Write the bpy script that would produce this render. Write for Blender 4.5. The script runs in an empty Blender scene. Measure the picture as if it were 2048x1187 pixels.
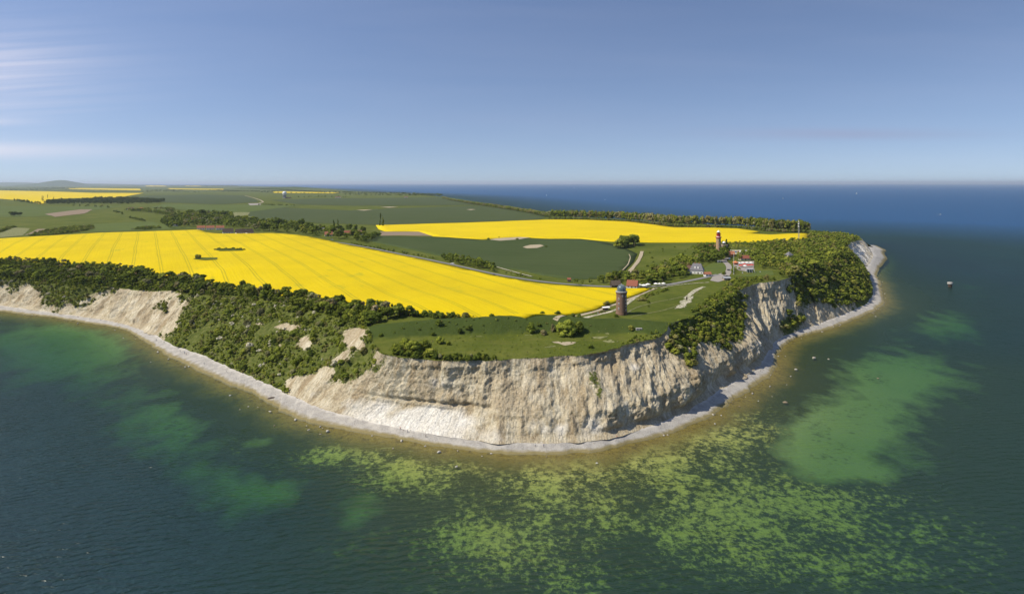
import bpy, bmesh, math, random
import numpy as np
from mathutils import Vector, Matrix
from mathutils.geometry import delaunay_2d_cdt

random.seed(7); RNG = np.random.default_rng(7)
scene = bpy.context.scene
C = scene.collection

# ------------------------------------------------------------------ camera
F, Y0, H = 1200., 366., 138.            # focal length in photo pixels, horizon row, camera height (m)
cam_d = bpy.data.cameras.new('camera'); cam = bpy.data.objects.new('camera', cam_d); C.objects.link(cam)
cam_d.sensor_width = 36; cam_d.lens = 36 * F / 2048; cam_d.shift_y = -(593.5 - Y0) / 2048
cam_d.clip_start = 1; cam_d.clip_end = 500000
cam.location = (0, 0, H); cam.rotation_euler = (math.radians(90), 0, 0)
scene.camera = cam

# ------------------------------------------------------------------ light
SUN_EL = math.radians(49); SUN_AZ = math.atan2(-0.97, -0.20)     # sun stands left of and a little behind the camera
world = bpy.data.worlds.new('World'); scene.world = world; world.use_nodes = True
wn, wl = world.node_tree.nodes, world.node_tree.links
wn.clear()
def nd(nodes, t, loc=None, **kw):
    n = nodes.new(t)
    for k, v in kw.items():
        setattr(n, k, v)
    return n
def mth(nt, op, a, b=None, c=None, clamp=False):
    n = nt.nodes.new('ShaderNodeMath'); n.operation = op; n.use_clamp = clamp
    for i, v in enumerate((a, b, c)):
        if v is None: continue
        if isinstance(v, (int, float)): n.inputs[i].default_value = v
        else: nt.links.new(v, n.inputs[i])
    return n.outputs[0]
sky = nd(wn, 'ShaderNodeTexSky', sky_type='NISHITA', sun_disc=False, sun_elevation=SUN_EL, sun_rotation=SUN_AZ)
sky.altitude = 0; sky.air_density = 1.25; sky.dust_density = 0.5; sky.ozone_density = 3.0
tc0 = nd(wn, 'ShaderNodeTexCoord'); sp0 = nd(wn, 'ShaderNodeSeparateXYZ'); wl.new(tc0.outputs['Generated'], sp0.inputs[0])
cb0 = nd(wn, 'ShaderNodeCombineXYZ'); wl.new(sp0.outputs[0], cb0.inputs[0]); wl.new(sp0.outputs[1], cb0.inputs[1])     # clear air: no dust band at the horizon
wl.new(mth(world.node_tree, 'ADD', mth(world.node_tree, 'MULTIPLY', mth(world.node_tree, 'MAXIMUM', sp0.outputs[2], 0.0), 1.45), 0.115), cb0.inputs[2]); wl.new(cb0.outputs[0], sky.inputs[0])
bg = nd(wn, 'ShaderNodeBackground'); wo = nd(wn, 'ShaderNodeOutputWorld')
bg.inputs['Strength'].default_value = 0.110
# thin cirrus: streaks stretched along the horizon, thickest over the land on the left, a grey bar over the sea
nt = world.node_tree
tc = nd(wn, 'ShaderNodeTexCoord'); sep = nd(wn, 'ShaderNodeSeparateXYZ'); wl.new(tc.outputs['Generated'], sep.inputs[0])
yy = mth(nt, 'MAXIMUM', sep.outputs[1], 0.05)
ax = mth(nt, 'DIVIDE', sep.outputs[0], yy); az = mth(nt, 'DIVIDE', sep.outputs[2], yy)
def spot(cx, cz, rx, rz):
    dx = mth(nt, 'DIVIDE', mth(nt, 'SUBTRACT', ax, cx), rx); dz = mth(nt, 'DIVIDE', mth(nt, 'SUBTRACT', az, cz), rz)
    r2 = mth(nt, 'ADD', mth(nt, 'MULTIPLY', dx, dx), mth(nt, 'MULTIPLY', dz, dz))
    return mth(nt, 'POWER', 2.718, mth(nt, 'MULTIPLY', r2, -1.0))
def streak(sx, sz, scale, detail, skew):
    cb = nd(wn, 'ShaderNodeCombineXYZ')
    wl.new(mth(nt, 'MULTIPLY', ax, sx), cb.inputs[0])
    wl.new(mth(nt, 'MULTIPLY', mth(nt, 'ADD', az, mth(nt, 'MULTIPLY', ax, skew)), sz), cb.inputs[1])
    n = nd(wn, 'ShaderNodeTexNoise'); n.inputs['Scale'].default_value = scale; n.inputs['Detail'].default_value = detail
    n.inputs['Roughness'].default_value = 0.55; n.inputs['Distortion'].default_value = 0.35
    wl.new(cb.outputs[0], n.inputs['Vector']); return n.outputs[0]
s1 = streak(1.6, 70, 1.1, 4, -0.055); s2 = streak(1.0, 9, 1.5, 3, 0.02); s3 = streak(2, 60, 1.0, 3, 0.015)
rip = nd(wn, 'ShaderNodeMapRange'); rip.inputs[1].default_value = 0.40; rip.inputs[2].default_value = 0.72; wl.new(s1, rip.inputs[0])
m1 = mth(nt, 'MULTIPLY', spot(-0.95, 0.185, 0.22, 0.07), mth(nt, 'ADD', 0.24, mth(nt, 'MULTIPLY', rip.outputs[0], 0.42)))
m2 = mth(nt, 'MULTIPLY', spot(-1.0, 0.055, 0.30, 0.014), 0.6)
m2b = mth(nt, 'MULTIPLY', spot(-0.95, 0.102, 0.12, 0.006), 0.45)
m3 = mth(nt, 'MULTIPLY', mth(nt, 'SUBTRACT', s2, 0.42), 0.10, clamp=True)
cm = mth(nt, 'ADD', mth(nt, 'ADD', m1, m2), mth(nt, 'ADD', m3, m2b), clamp=True)
mx = nd(wn, 'ShaderNodeMixRGB'); wl.new(cm, mx.inputs[0]); wl.new(sky.outputs[0], mx.inputs[1]); mx.inputs[2].default_value = (7.2, 7.3, 7.5, 1)
g1 = mth(nt, 'MULTIPLY', spot(0.55, 0.081, 0.20, 0.009), mth(nt, 'ADD', 0.22, mth(nt, 'MULTIPLY', s3, 0.55)))
g2 = mth(nt, 'MULTIPLY', spot(0.15, 0.10, 0.5, 0.02), mth(nt, 'MULTIPLY', s3, 0.10))
gm = mth(nt, 'ADD', g1, g2, clamp=True)
mx2 = nd(wn, 'ShaderNodeMixRGB'); wl.new(gm, mx2.inputs[0]); wl.new(mx.outputs[0], mx2.inputs[1]); mx2.inputs[2].default_value = (2.6, 3.1, 4.4, 1)
tn = nd(wn, 'ShaderNodeMixRGB', blend_type='MULTIPLY'); tn.inputs[0].default_value = 1; tn.inputs[2].default_value = (1.04, .96, 1.01, 1); wl.new(mx2.outputs[0], tn.inputs[1]); wl.new(tn.outputs[0], bg.inputs['Color']); wl.new(bg.outputs[0], wo.inputs['Surface'])

sun_d = bpy.data.lights.new('sun', 'SUN'); sun = bpy.data.objects.new('sun', sun_d); C.objects.link(sun)
sun_d.energy = 4.8; sun_d.angle = math.radians(0.53); sun_d.color = (1.0, 0.93, 0.80)
sv = Vector((math.sin(SUN_AZ) * math.cos(SUN_EL), math.cos(SUN_AZ) * math.cos(SUN_EL), math.sin(SUN_EL)))
sun.rotation_euler = sv.to_track_quat('Z', 'Y').to_euler(); sun.location = (-400, -100, 600)
scene.view_settings.view_transform = 'Standard'; scene.view_settings.look = 'None'
scene.view_settings.exposure = 0.2; scene.view_settings.gamma = 1
scene.render.engine = 'CYCLES'
cy = scene.cycles
cy.max_bounces = 5; cy.diffuse_bounces = 2; cy.glossy_bounces = 1; cy.transmission_bounces = 2; cy.transparent_max_bounces = 6; cy.volume_bounces = 0
cy.use_denoising = True; cy.caustics_reflective = False; cy.caustics_refractive = False

# ------------------------------------------------------------------ helpers
def hash3(ix, iy, iz):
    h = (ix.astype(np.int64) * 374761393 + iy.astype(np.int64) * 668265263 + iz.astype(np.int64) * 2147483647 * 3) & 0xFFFFFFFF
    h = ((h ^ (h >> 13)) * 1274126177) & 0xFFFFFFFF
    h = ((h ^ (h >> 16)) * 2246822519) & 0xFFFFFFFF
    return ((h ^ (h >> 15)) & 0xFFFFFF) / float(0xFFFFFF)
def vnoise(x, y, z=0.0):
    x = np.asarray(x, float); y = np.asarray(y, float) + 0 * x; z = np.asarray(z, float) + 0 * x
    ix, iy, iz = np.floor(x), np.floor(y), np.floor(z)
    fx, fy, fz = x - ix, y - iy, z - iz
    fx, fy, fz = (f * f * (3 - 2 * f) for f in (fx, fy, fz))
    r = 0
    for a in (0, 1):
        for b in (0, 1):
            for c in (0, 1):
                r = r + hash3(ix + a, iy + b, iz + c) * (fx if a else 1 - fx) * (fy if b else 1 - fy) * (fz if c else 1 - fz)
    return r * 2 - 1                                   # -1..1
def fbm(x, y, z=0.0, o=4, g=0.5):
    r, a, s = 0, 1., 0.
    for k in range(o):
        r = r + a * vnoise(x * 2 ** k + 17.3 * k, y * 2 ** k + 5.1 * k, np.asarray(z) * 2 ** k); s += a; a *= g
    return r / s
def ridged(x, y, z=0.0, o=3):
    r, a, s = 0, 1., 0.
    for k in range(o):
        r = r + a * (1 - 2 * np.abs(vnoise(x * 2 ** k + 9.7 * k, y * 2 ** k, np.asarray(z) * 2 ** k))); s += a; a *= 0.5
    return r / s
def sstep(a, b, x):
    t = np.clip((np.asarray(x, float) - a) / (b - a), 0, 1); return t * t * (3 - 2 * t)

def project(x, y, z):                                 # world -> photo pixel
    return 1024 + F * x / y, Y0 + F * (H - z) / y
def atz(px, py, z):                                   # pixel on a level at height z
    D = (H - z) * F / (py - Y0); return np.array([(px - 1024) / F * D, D])

def mesh_np(name, v, tris=None, quads=None, attrs=None, smooth=False):
    me = bpy.data.meshes.new(name)
    v = np.ascontiguousarray(v, np.float32)
    loops, starts, tot = [], [], 0
    if tris is not None and len(tris): loops.append(np.asarray(tris).ravel()); starts.append(np.arange(len(tris)) * 3); tot = len(tris) * 3
    if quads is not None and len(quads): loops.append(np.asarray(quads).ravel()); starts.append(tot + np.arange(len(quads)) * 4)
    loops = np.concatenate(loops).astype(np.int32); starts = np.concatenate(starts).astype(np.int32)
    me.vertices.add(len(v)); me.vertices.foreach_set('co', v.ravel())
    me.loops.add(len(loops)); me.loops.foreach_set('vertex_index', loops)
    me.polygons.add(len(starts)); me.polygons.foreach_set('loop_start', starts)
    for k, a in (attrs or {}).items():
        at_ = me.attributes.new(k, 'FLOAT', 'POINT'); at_.data.foreach_set('value', np.ascontiguousarray(a, np.float32))
    me.update(calc_edges=True); me.validate()
    if smooth: me.polygons.foreach_set('use_smooth', np.ones(len(me.polygons), bool))
    return me
def link(name, me, mat=None, parent=None, loc=(0, 0, 0), rz=0, scale=None, **props):
    o = bpy.data.objects.new(name, me); C.objects.link(o)
    if mat is not None and me is not None and not me.materials: me.materials.append(mat)
    o.location = loc; o.rotation_euler = (0, 0, rz)
    if scale is not None: o.scale = scale if hasattr(scale, '__len__') else (scale,) * 3
    if parent is not None: o.parent = parent
    for k, v in props.items():
        if v is not None: o[k] = v
    return o
def thing(name, label, category, loc=(0, 0, 0), rz=0, group=None, scale=None):
    return link(name, None, None, None, loc, rz, scale, label=label, category=category, group=group)

# ------------------------------------------------------------------ materials
MATS = {}
class NT:
    def __init__(s, name):
        s.m = bpy.data.materials.new(name); s.m.use_nodes = True; s.t = s.m.node_tree; s.t.nodes.clear()
        s.out = s.t.nodes.new('ShaderNodeOutputMaterial'); MATS[name] = s.m
    def n(s, t, ins=None, **kw):
        n = s.t.nodes.new(t)
        for k, v in kw.items(): setattr(n, k, v)
        for k, v in (ins or {}).items(): s.set(n.inputs[k], v)
        return n
    def set(s, i, v):
        if isinstance(v, bpy.types.NodeSocket): s.t.links.new(v, i)
        elif isinstance(v, tuple) and len(v) == 3 and i.type == 'RGBA': i.default_value = v + (1,)
        else: i.default_value = v
    def math(s, op, a, b=None, clamp=False): return mth(s.t, op, a, b, None, clamp)
    def attr(s, name): return s.n('ShaderNodeAttribute', attribute_name=name).outputs['Fac']
    def pos(s): return s.n('ShaderNodeNewGeometry').outputs['Position']
    def noise(s, scale, detail=3, rough=0.55, vec=None, stretch=None, dist=0.0, rot=None):
        v = vec if vec is not None else s.pos()
        if stretch is not None or rot is not None:
            mp = s.n('ShaderNodeMapping', {'Vector': v, 'Scale': stretch or (1, 1, 1), 'Rotation': rot or (0, 0, 0)}); v = mp.outputs[0]
        return s.n('ShaderNodeTexNoise', {'Vector': v, 'Scale': scale, 'Detail': detail, 'Roughness': rough, 'Distortion': dist}).outputs[0]
    def rng(s, v, a, b, c=0.0, d=1.0):
        return s.n('ShaderNodeMapRange', {0: v, 1: a, 2: b, 3: c, 4: d}).outputs[0]
    def mix(s, f, a, b, mode='MIX'): return s.n('ShaderNodeMixRGB', {0: f, 1: a, 2: b}, blend_type=mode).outputs[0]
    def ramp(s, f, stops):
        n = s.n('ShaderNodeValToRGB', {0: f}); e = n.color_ramp.elements
        while len(e) < len(stops): e.new(0.5)
        for q, (p, c) in zip(e, stops): q.position = p; q.color = c + (1,)
        return n.outputs[0]
    def bump(s, h, strength, dist=1.0): return s.n('ShaderNodeBump', {'Height': h, 'Strength': strength, 'Distance': dist}).outputs[0]
    def bsdf(s, col, rough=0.9, normal=None, spec=0.1, metallic=0.0):
        b = s.n('ShaderNodeBsdfPrincipled', {'Base Color': col, 'Roughness': rough, 'Specular IOR Level': spec, 'Metallic': metallic})
        if normal is not None: s.set(b.inputs['Normal'], normal)
        return b.outputs[0]
    def done(s, sh): s.t.links.new(sh, s.out.inputs['Surface']); return s.m
def plain(name, col, rough=0.8, spec=0.2, var=0.12, scale=1.5, metallic=0.0):
    t = NT(name); n = t.noise(scale, 4, vec=t.n('ShaderNodeTexCoord').outputs['Object'])
    c2 = tuple(c * (1 - 2 * var) for c in col); c1 = tuple(min(1, c * (1 + var)) for c in col)
    return t.done(t.bsdf(t.mix(n, c2, c1), rough, spec=spec, metallic=metallic))
# ------------------------------------------------------------------ coast survey: (waterline, cliff foot, cliff top, z top, z foot, plants low/mid/high, relief)
ST = [
((-330, 598), (-330, 589), (-250, 545), 30, 2.5, .6, .8, 1, 1),
((-120, 612), (-120, 602), (-50, 556), 29, 2.5, .1, .5, .8, 1),
((0, 621), (0, 611), (45, 561), 28, 2.5, .1, .3, .7, 2),
((60, 628), (55, 618), (108, 567), 28, 2.5, .3, .45, .8, 1),
((120, 634), (115, 626), (170, 573), 28, 2.5, .3, .7, 1, 2),
((200, 646), (200, 638), (255, 577), 28, 2.5, 0, 0, .25, 2.4),
((250, 656), (248, 648), (308, 581), 28, 2.5, 0, 0, .25, 2.2),
((290, 674), (300, 665), (370, 588), 30, 2.5, .1, .25, .5, 1.8),
((320, 698), (345, 690), (440, 592), 33, 2.5, 1, 1, 1, .6),
((380, 728), (400, 709), (520, 600), 35, 2.5, 1, 1, 1, .6),
((460, 763), (460, 735), (600, 615), 36, 2.5, 1, 1, 1, .6),
((535, 797), (530, 766), (675, 637), 37, 2.5, 1, 1, 1, .6),
((590, 826), (590, 795), (735, 656), 38, 2.5, .35, .95, 1, .7),
((640, 845), (620, 810), (748, 688), 37.5, 2.5, .1, .75, .8, .8),
((690, 855), (660, 824), (757, 709), 37, 2.5, 0, .22, .45, .8),
((750, 867), (720, 840), (800, 715), 36.5, 2.5, 0, 0, 0, .8),
((810, 876), (780, 852), (850, 718), 36, 2.5, 0, 0, 0, .9),
((870, 886), (845, 866), (900, 721), 36, 2.5, 0, 0, 0, 1.1),
((940, 894), (920, 878), (950, 722), 36, 2.5, 0, 0, 0, 1.1),
((1010, 900), (1000, 884), (1010, 719), 36, 2.5, 0, 0, 0, 1),
((1090, 907), (1085, 887), (1080, 716), 36, 2.5, 0, .05, 0, 1),
((1160, 901), (1160, 884), (1140, 713), 36, 2.5, 0, .2, 0, 1.3),
((1220, 892), (1215, 876), (1190, 708), 36.5, 2.5, 0, .25, 0, 1.6),
((1290, 876), (1280, 860), (1235, 693), 37.5, 2.5, 0, .15, .1, 2.3),
((1350, 858), (1340, 840), (1290, 682), 38.5, 2.5, 0, .15, .15, 2.6),
((1410, 827), (1400, 808), (1333, 672), 39, 2.5, 0, .15, .3, 2.4),
((1440, 810), (1430, 789), (1343, 645), 41.5, 2.5, 0, .3, .45, 1.7),
((1475, 790), (1465, 765), (1375, 636), 42, 2.5, 0, .35, .85, 1.6),
((1510, 766), (1500, 742), (1410, 620), 42.5, 2.5, 0, .3, .95, 1.5),
((1540, 740), (1528, 722), (1445, 604), 43, 2.5, 0, .12, .9, 1.6),
((1547, 712), (1537, 700), (1475, 583), 44, 2.5, 0, 0, .6, 1.9),
((1560, 690), (1552, 680), (1510, 566), 45, 2.5, 0, .05, .2, 1.7),
((1590, 672), (1590, 662), (1560, 561), 45, 2.5, .15, .25, .2, 1.1),
((1640, 661), (1640, 647), (1612, 543), 45, 2.5, .1, .75, 1, .7),
((1700, 640), (1695, 626), (1655, 530), 45, 2.5, .3, 1, 1, .6),
((1742, 622), (1733, 608), (1678, 517), 45, 2.5, .9, 1, 1, .6),
((1767, 606), (1748, 588), (1690, 507), 45, 3, 1, 1, 1, .6),
((1760, 588), (1742, 567), (1694, 500), 45, 3.5, 1, 1, 1, .6),
((1757, 566), (1736, 549), (1689, 494), 44, 4, .9, 1, 1, .6),
((1750, 552), (1731, 538), (1690, 490), 39, 5, .1, .2, .5, .7),
((1758, 533), (1742, 522), (1706, 484), 36, 8, 0, 0, 0, .8),
((1775, 518), (1748, 511), (1719, 480), 32, 10, 0, 0, 0, .8),
((1766, 507), (1744, 503), (1725, 480), 29, 11, 0, 0, 0, .8),
((1770, 500), (1739, 496), (1723, 477), 29, 11, 0, 0, .1, .8),
((1750, 490), (1731, 490), (1714, 474), 30, 10, .3, .5, .9, .8),
]
WP = np.array([atz(*s[0], 0) for s in ST]); FP = np.array([atz(*s[1], s[4]) for s in ST]); TP = np.array([atz(*s[2], s[3]) for s in ST])
SP = np.array([s[3:] for s in ST], float)            # zT zF veg veg veg amp
mid = (FP + TP) / 2
cum = np.concatenate([[0], np.cumsum(np.hypot(*np.diff(mid, axis=0).T))])
fine = np.arange(0, cum[-1], 0.5)
def along(a):
    r = np.stack([np.interp(fine, cum, a[:, k]) for k in range(a.shape[1])], 1)
    w = 18; ker = np.exp(-0.5 * (np.arange(-3 * w, 3 * w + 1) / w) ** 2); ker /= ker.sum()
    pad = np.concatenate([np.repeat(r[:1], 3 * w, 0), r, np.repeat(r[-1:], 3 * w, 0)])
    return np.stack([np.convolve(pad[:, k], ker, 'valid') for k in range(r.shape[1])], 1)
Wf, Ff, Tf, Sf = along(WP), along(FP), along(TP), along(SP)
# columns: spacing grows with distance
cols = [0.0]
while cols[-1] < fine[-1] - 3: cols.append(cols[-1] + 0.00175 * max(300, np.interp(cols[-1], fine, Ff[:, 1])))
cols = np.array(cols); NC = len(cols)
pick = lambda a: np.stack([np.interp(cols, fine, a[:, k]) for k in range(a.shape[1])], 1)
Wc, Fc, Tc, Sc = pick(Wf), pick(Ff), pick(Tf), pick(Sf)
out = Fc - Tc; out /= np.hypot(*out.T)[:, None]
ker = np.ones(61) / 61
out = np.stack([np.convolve(np.pad(out[:, k], 30, 'edge'), ker, 'valid') for k in (0, 1)], 1); out /= np.hypot(*out.T)[:, None]
bare_top = 1 - Sc[:, 4]
jag = (3.4 * fbm(cols / 15, 3.3, o=3) + 1.5 * fbm(cols / 3.6, 8.1, o=3)) * (0.35 + 0.65 * bare_top)
Tc = Tc + out * jag[:, None]
Fc = Fc + out * (1.6 * fbm(cols / 11, 1.7, o=4))[:, None]
Wc = Wc + out * (2.8 * fbm(cols / 20, 5.9, o=4) + 1.3 * fbm(cols / 5, 2.9, o=3))[:, None]

# ------------------------------------------------------------------ plateau heights
CTRL = []                                            # x, y, z
for k in range(0, len(ST)): CTRL.append((*TP[k], ST[k][3]))
for px, py, z in [(780, 700, 37.2), (850, 690, 37.3), (950, 692, 37.3), (1050, 690, 37.3), (1150, 685, 37.5), (850, 672, 38.2), (950, 673, 38.2), (1050, 671, 38.2),
                  (1150, 666, 38.5), (1230, 668, 38.8), (1290, 664, 39.5),
                  (760, 632, 42), (900, 628, 43), (1000, 622, 43), (1100, 618, 43), (1180, 612, 43), (1243, 628, 43), (1290, 615, 43), (1330, 620, 42.5), (1300, 590, 43),
                  (1370, 595, 43.5), (1420, 575, 44), (1200, 590, 42.5), (1300, 572, 43), (1420, 552, 45), (1460, 540, 46), (1500, 545, 46), (1437, 512, 47), (1380, 515, 46),
                  (1300, 520, 43.5), (1550, 520, 46), (1610, 500, 46), (1500, 490, 46), (1600, 475, 45), (1660, 480, 45), (1400, 475, 45), (1250, 480, 44), (1100, 500, 41),
                  (1000, 530, 42), (1150, 545, 42), (900, 500, 41.5), (1100, 460, 46), (1250, 455, 47), (1150, 443, 46), (1350, 458, 44), (1450, 460, 45), (900, 455, 43),
                  (600, 560, 43), (700, 520, 44.5), (800, 560, 44), (900, 580, 43.5), (400, 500, 45), (200, 490, 44), (0, 490, 43), (-150, 490, 42), (300, 530, 42.5), (100, 515, 40),
                  (0, 525, 37), (-120, 520, 36), (-300, 520, 36), (400, 553, 41), (520, 572, 41), (640, 592, 41.5), (500, 465, 43), (650, 480, 43), (750, 490, 42), (300, 460, 41),
                  (100, 462, 38), (0, 450, 36), (-200, 450, 36), (200, 430, 35), (400, 440, 39), (600, 430, 39), (750, 430, 39), (900, 425, 39), (1050, 428, 42), (0, 410, 32),
                  (300, 405, 32), (500, 400, 32), (700, 400, 33), (880, 398, 35), (950, 408, 38), (100, 392, 26), (400, 388, 26), (650, 388, 27), (-200, 400, 28)]:
    CTRL.append((*atz(px, py, z), z))
for px, py, z in [(1690, 469, 33), (1620, 460, 41), (1500, 452, 43), (1400, 448, 43), (1300, 442, 43), (1200, 436, 43), (1100, 431, 42), (1040, 421, 41), (980, 411, 39), (930, 403, 37)]:
    CTRL.append((*atz(px, py, z), z))
CTRL = np.array(CTRL)
def warp(x, y):                                      # compress far distances so the interpolation stays smooth
    y = np.asarray(y, float); s = np.where(y > 1500, 1500 * (1 + np.log(np.maximum(y, 1500) / 1500)) / np.maximum(y, 1), 1.0)
    return np.asarray(x, float) * s, y * s
cx_, cy_ = warp(CTRL[:, 0], CTRL[:, 1])
def kern(d2): return np.sqrt(d2 + 18. ** 2)
KM = kern((cx_[:, None] - cx_[None]) ** 2 + (cy_[:, None] - cy_[None]) ** 2)
KW = np.linalg.solve(KM + 0.6 * np.eye(len(CTRL)) * -1, CTRL[:, 2] - 40)
RIDGE = np.array([(*atz(px, py, z), z) for px, py, z in [(700, 660, 38), (735, 654, 40.5), (765, 648, 43), (800, 644, 44.5), (860, 639, 45.5), (920, 635, 46), (990, 633, 46.5),
        (1050, 630, 46.5), (1110, 630, 46), (1150, 635, 45.2), (1200, 638, 44.6), (1250, 638, 44.2), (1300, 644, 43.6), (1345, 648, 42.8)]])
def ridge_dist(x, y):
    best = np.full(x.shape, 1e9); sgn = np.zeros(x.shape); zr = np.zeros(x.shape)
    for a, b in zip(RIDGE[:-1], RIDGE[1:]):
        d = b[:2] - a[:2]; L = d @ d
        t = np.clip(((x - a[0]) * d[0] + (y - a[1]) * d[1]) / L, 0, 1)
        dx, dy = x - a[0] - t * d[0], y - a[1] - t * d[1]; q = np.hypot(dx, dy)
        s = np.sign(d[0] * dy - d[1] * dx); u = q < best
        best = np.where(u, q, best); sgn = np.where(u, s, sgn); zr = np.where(u, a[2] + t * (b[2] - a[2]), zr)
    return best * sgn, zr
def zt(x, y):
    x = np.atleast_1d(np.asarray(x, float)); y = np.atleast_1d(np.asarray(y, float)); sh = x.shape; x = x.ravel(); y = y.ravel()
    r = np.empty(x.shape)
    for i in range(0, len(x), 20000):
        X, Y = warp(x[i:i + 20000], y[i:i + 20000])
        r[i:i + 20000] = 40 + kern((X[:, None] - cx_[None]) ** 2 + (Y[:, None] - cy_[None]) ** 2) @ KW
    r = np.clip(r, 8, 50)
    far = sstep(3000, 12000, y); r = r * (1 - far) + far * np.clip(24 - y / 2500 + 5 * fbm(x / 4000, y / 4000), 9, 40)
    near = (np.abs(x) < 260) & (y < 520)
    if near.any():
        d, zr = ridge_dist(x[near], y[near])
        w = np.where(d < 0, 1 - sstep(2, 21, -d), 1 - sstep(1.5, 15, d))
        zz = r[near]; lump = 1.0 * fbm(x[near] / 14, y[near] / 14, o=3)
        r[near] = zz + w * np.maximum(zr - zz, 0) + lump * (0.25 + w)
    r = r + 0.5 * fbm(x / 60, y / 60, o=3) * sstep(330, 400, y)
    return r.reshape(sh)
def at_many(P, lift=0.0):                            # pixels -> points of the plateau
    P = np.asarray(P, float); z = np.full(len(P), 42.)
    for _ in range(9):
        D = (H - z) * F / (P[:, 1] - Y0); x = (P[:, 0] - 1024) / F * D; z = 0.4 * z + 0.6 * (zt(x, D) + lift)
    return np.column_stack([x, D, zt(x, D)])
def at(px, py, lift=0.0): return at_many([(px, py)], lift)[0]

# ------------------------------------------------------------------ cliff
NV = 92
v = np.linspace(0, 1, NV)[:, None] ** 0.92
veg = np.stack([np.interp(v[:, 0], [.1, .5, .9], s) for s in Sc[:, 2:5]], 1)         # NV x NC
amp = Sc[:, 5][None] * np.ones_like(veg)
bare = 1 - np.clip(veg, 0, 1)
r_bare = np.interp(v[:, 0], [0, .06, .14, .30, .80, .93, 1], [0, .11, .20, .36, .90, .975, 1])[:, None]
r_veg = np.interp(v[:, 0], [0, .5, 1], [0, .46, 1])[:, None]
apron = np.interp(cols, np.interp([640, 720, 830, 920, 1010], [s[1][0] for s in ST], cum), [0, .8, 1, .8, 0])[None]
r_apr = np.interp(v[:, 0], [0, .10, .27, .33, .8, .93, 1], [0, .26, .60, .63, .95, .985, 1])[:, None]
flat = (Sc[:, 2:5].mean(1) > .6)[None] * 1.0
rr = r_bare * (1 - flat) + r_veg * flat
rr = rr * (1 - apron) + r_apr * apron
rgt = np.interp(cols, np.interp([1130, 1230, 1500, 1570], [s[1][0] for s in ST], cum), [0, 1, 1, 0])[None]
r_rgt = np.interp(v[:, 0], [0, .05, .33, .84, .94, 1], [0, .14, .25, .93, .985, 1])[:, None]
rr = rr * (1 - rgt) + r_rgt * rgt
PX = Fc[None, :, 0] + (Tc[None, :, 0] - Fc[None, :, 0]) * rr; PY = Fc[None, :, 1] + (Tc[None, :, 1] - Fc[None, :, 1]) * rr
zT = zt(Tc[:, 0], Tc[:, 1])
zFc = Sc[:, 1] + 0.3 * fbm(cols / 9, 4.4, o=2)
PZ = zFc[None] + (zT - zFc)[None] * v
U = np.broadcast_to(cols[None], PX.shape); V = PZ
env = sstep(.02, .16, v) * (1 - sstep(.90, 1.0, v) ** 1.0)
skew = np.interp(cols, np.interp([600, 900, 1150, 1280, 1540], [s[1][0] for s in ST], cum), [.5, .05, -.1, -.45, -.7])[None]
Us = U + skew * (V - 2)                                                   # gullies lean with the bedding
wob = 3.5 * fbm(U / 30, V / 14, 2.2, o=3)
n_big = ridged((Us + wob) / 24, V / 60, 0.5, o=2) - 0.25
n_mid = ridged((Us + 0.9 * wob) / 9.0, V / 15, 3.5, o=3)
n_fin = fbm((Us) / 3.2, V / 4.2, 7.5, o=4)
n_blk = fbm(U / 9, V / 7, 11.5, o=5, g=.58)
ledge = fbm(U / 45, V / 2.4, 15.5, o=3)
disp = (2.6 * n_big + .75 * n_mid) * amp * (0.35 + 0.65 * bare) + 1.25 * n_fin * (0.3 + .7 * bare) + .5 * fbm(U / 1.3, V / 1.6, 51.5, o=3) * bare + 2.1 * n_blk * amp ** .5 + 0.5 * ledge * bare
sc_ = np.sqrt(np.clip(Sc[:, 0] - Sc[:, 1], 5, 60) / 34)[None] * env
calm = 1 - 0.75 * apron * (1 - sstep(.26, .36, v))
disp = disp * sc_ * calm
butt = ridged((U + 0.35 * (V - 2) + 4 * fbm(U / 22, V / 12, 61.5, o=2)) / 19, V / 70, 62.5, o=2) - .15       # sharp buttresses of the lower right wall
disp += rgt * 4.2 * butt * sstep(.04, .12, v) * (1 - sstep(.36, .62, v))
fan = np.zeros_like(cols)
for c_ in np.sort(RNG.uniform(cum[3], cum[-8], 46)): fan = np.maximum(fan, RNG.uniform(.25, 1) * np.exp(-((cols - c_) / RNG.uniform(3, 8)) ** 2))      # debris fans at the foot
disp += (1 - flat) * (1 - .8 * apron) * 3.4 * fan[None] * np.clip(1 - v / .22, 0, 1) ** .8
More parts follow.
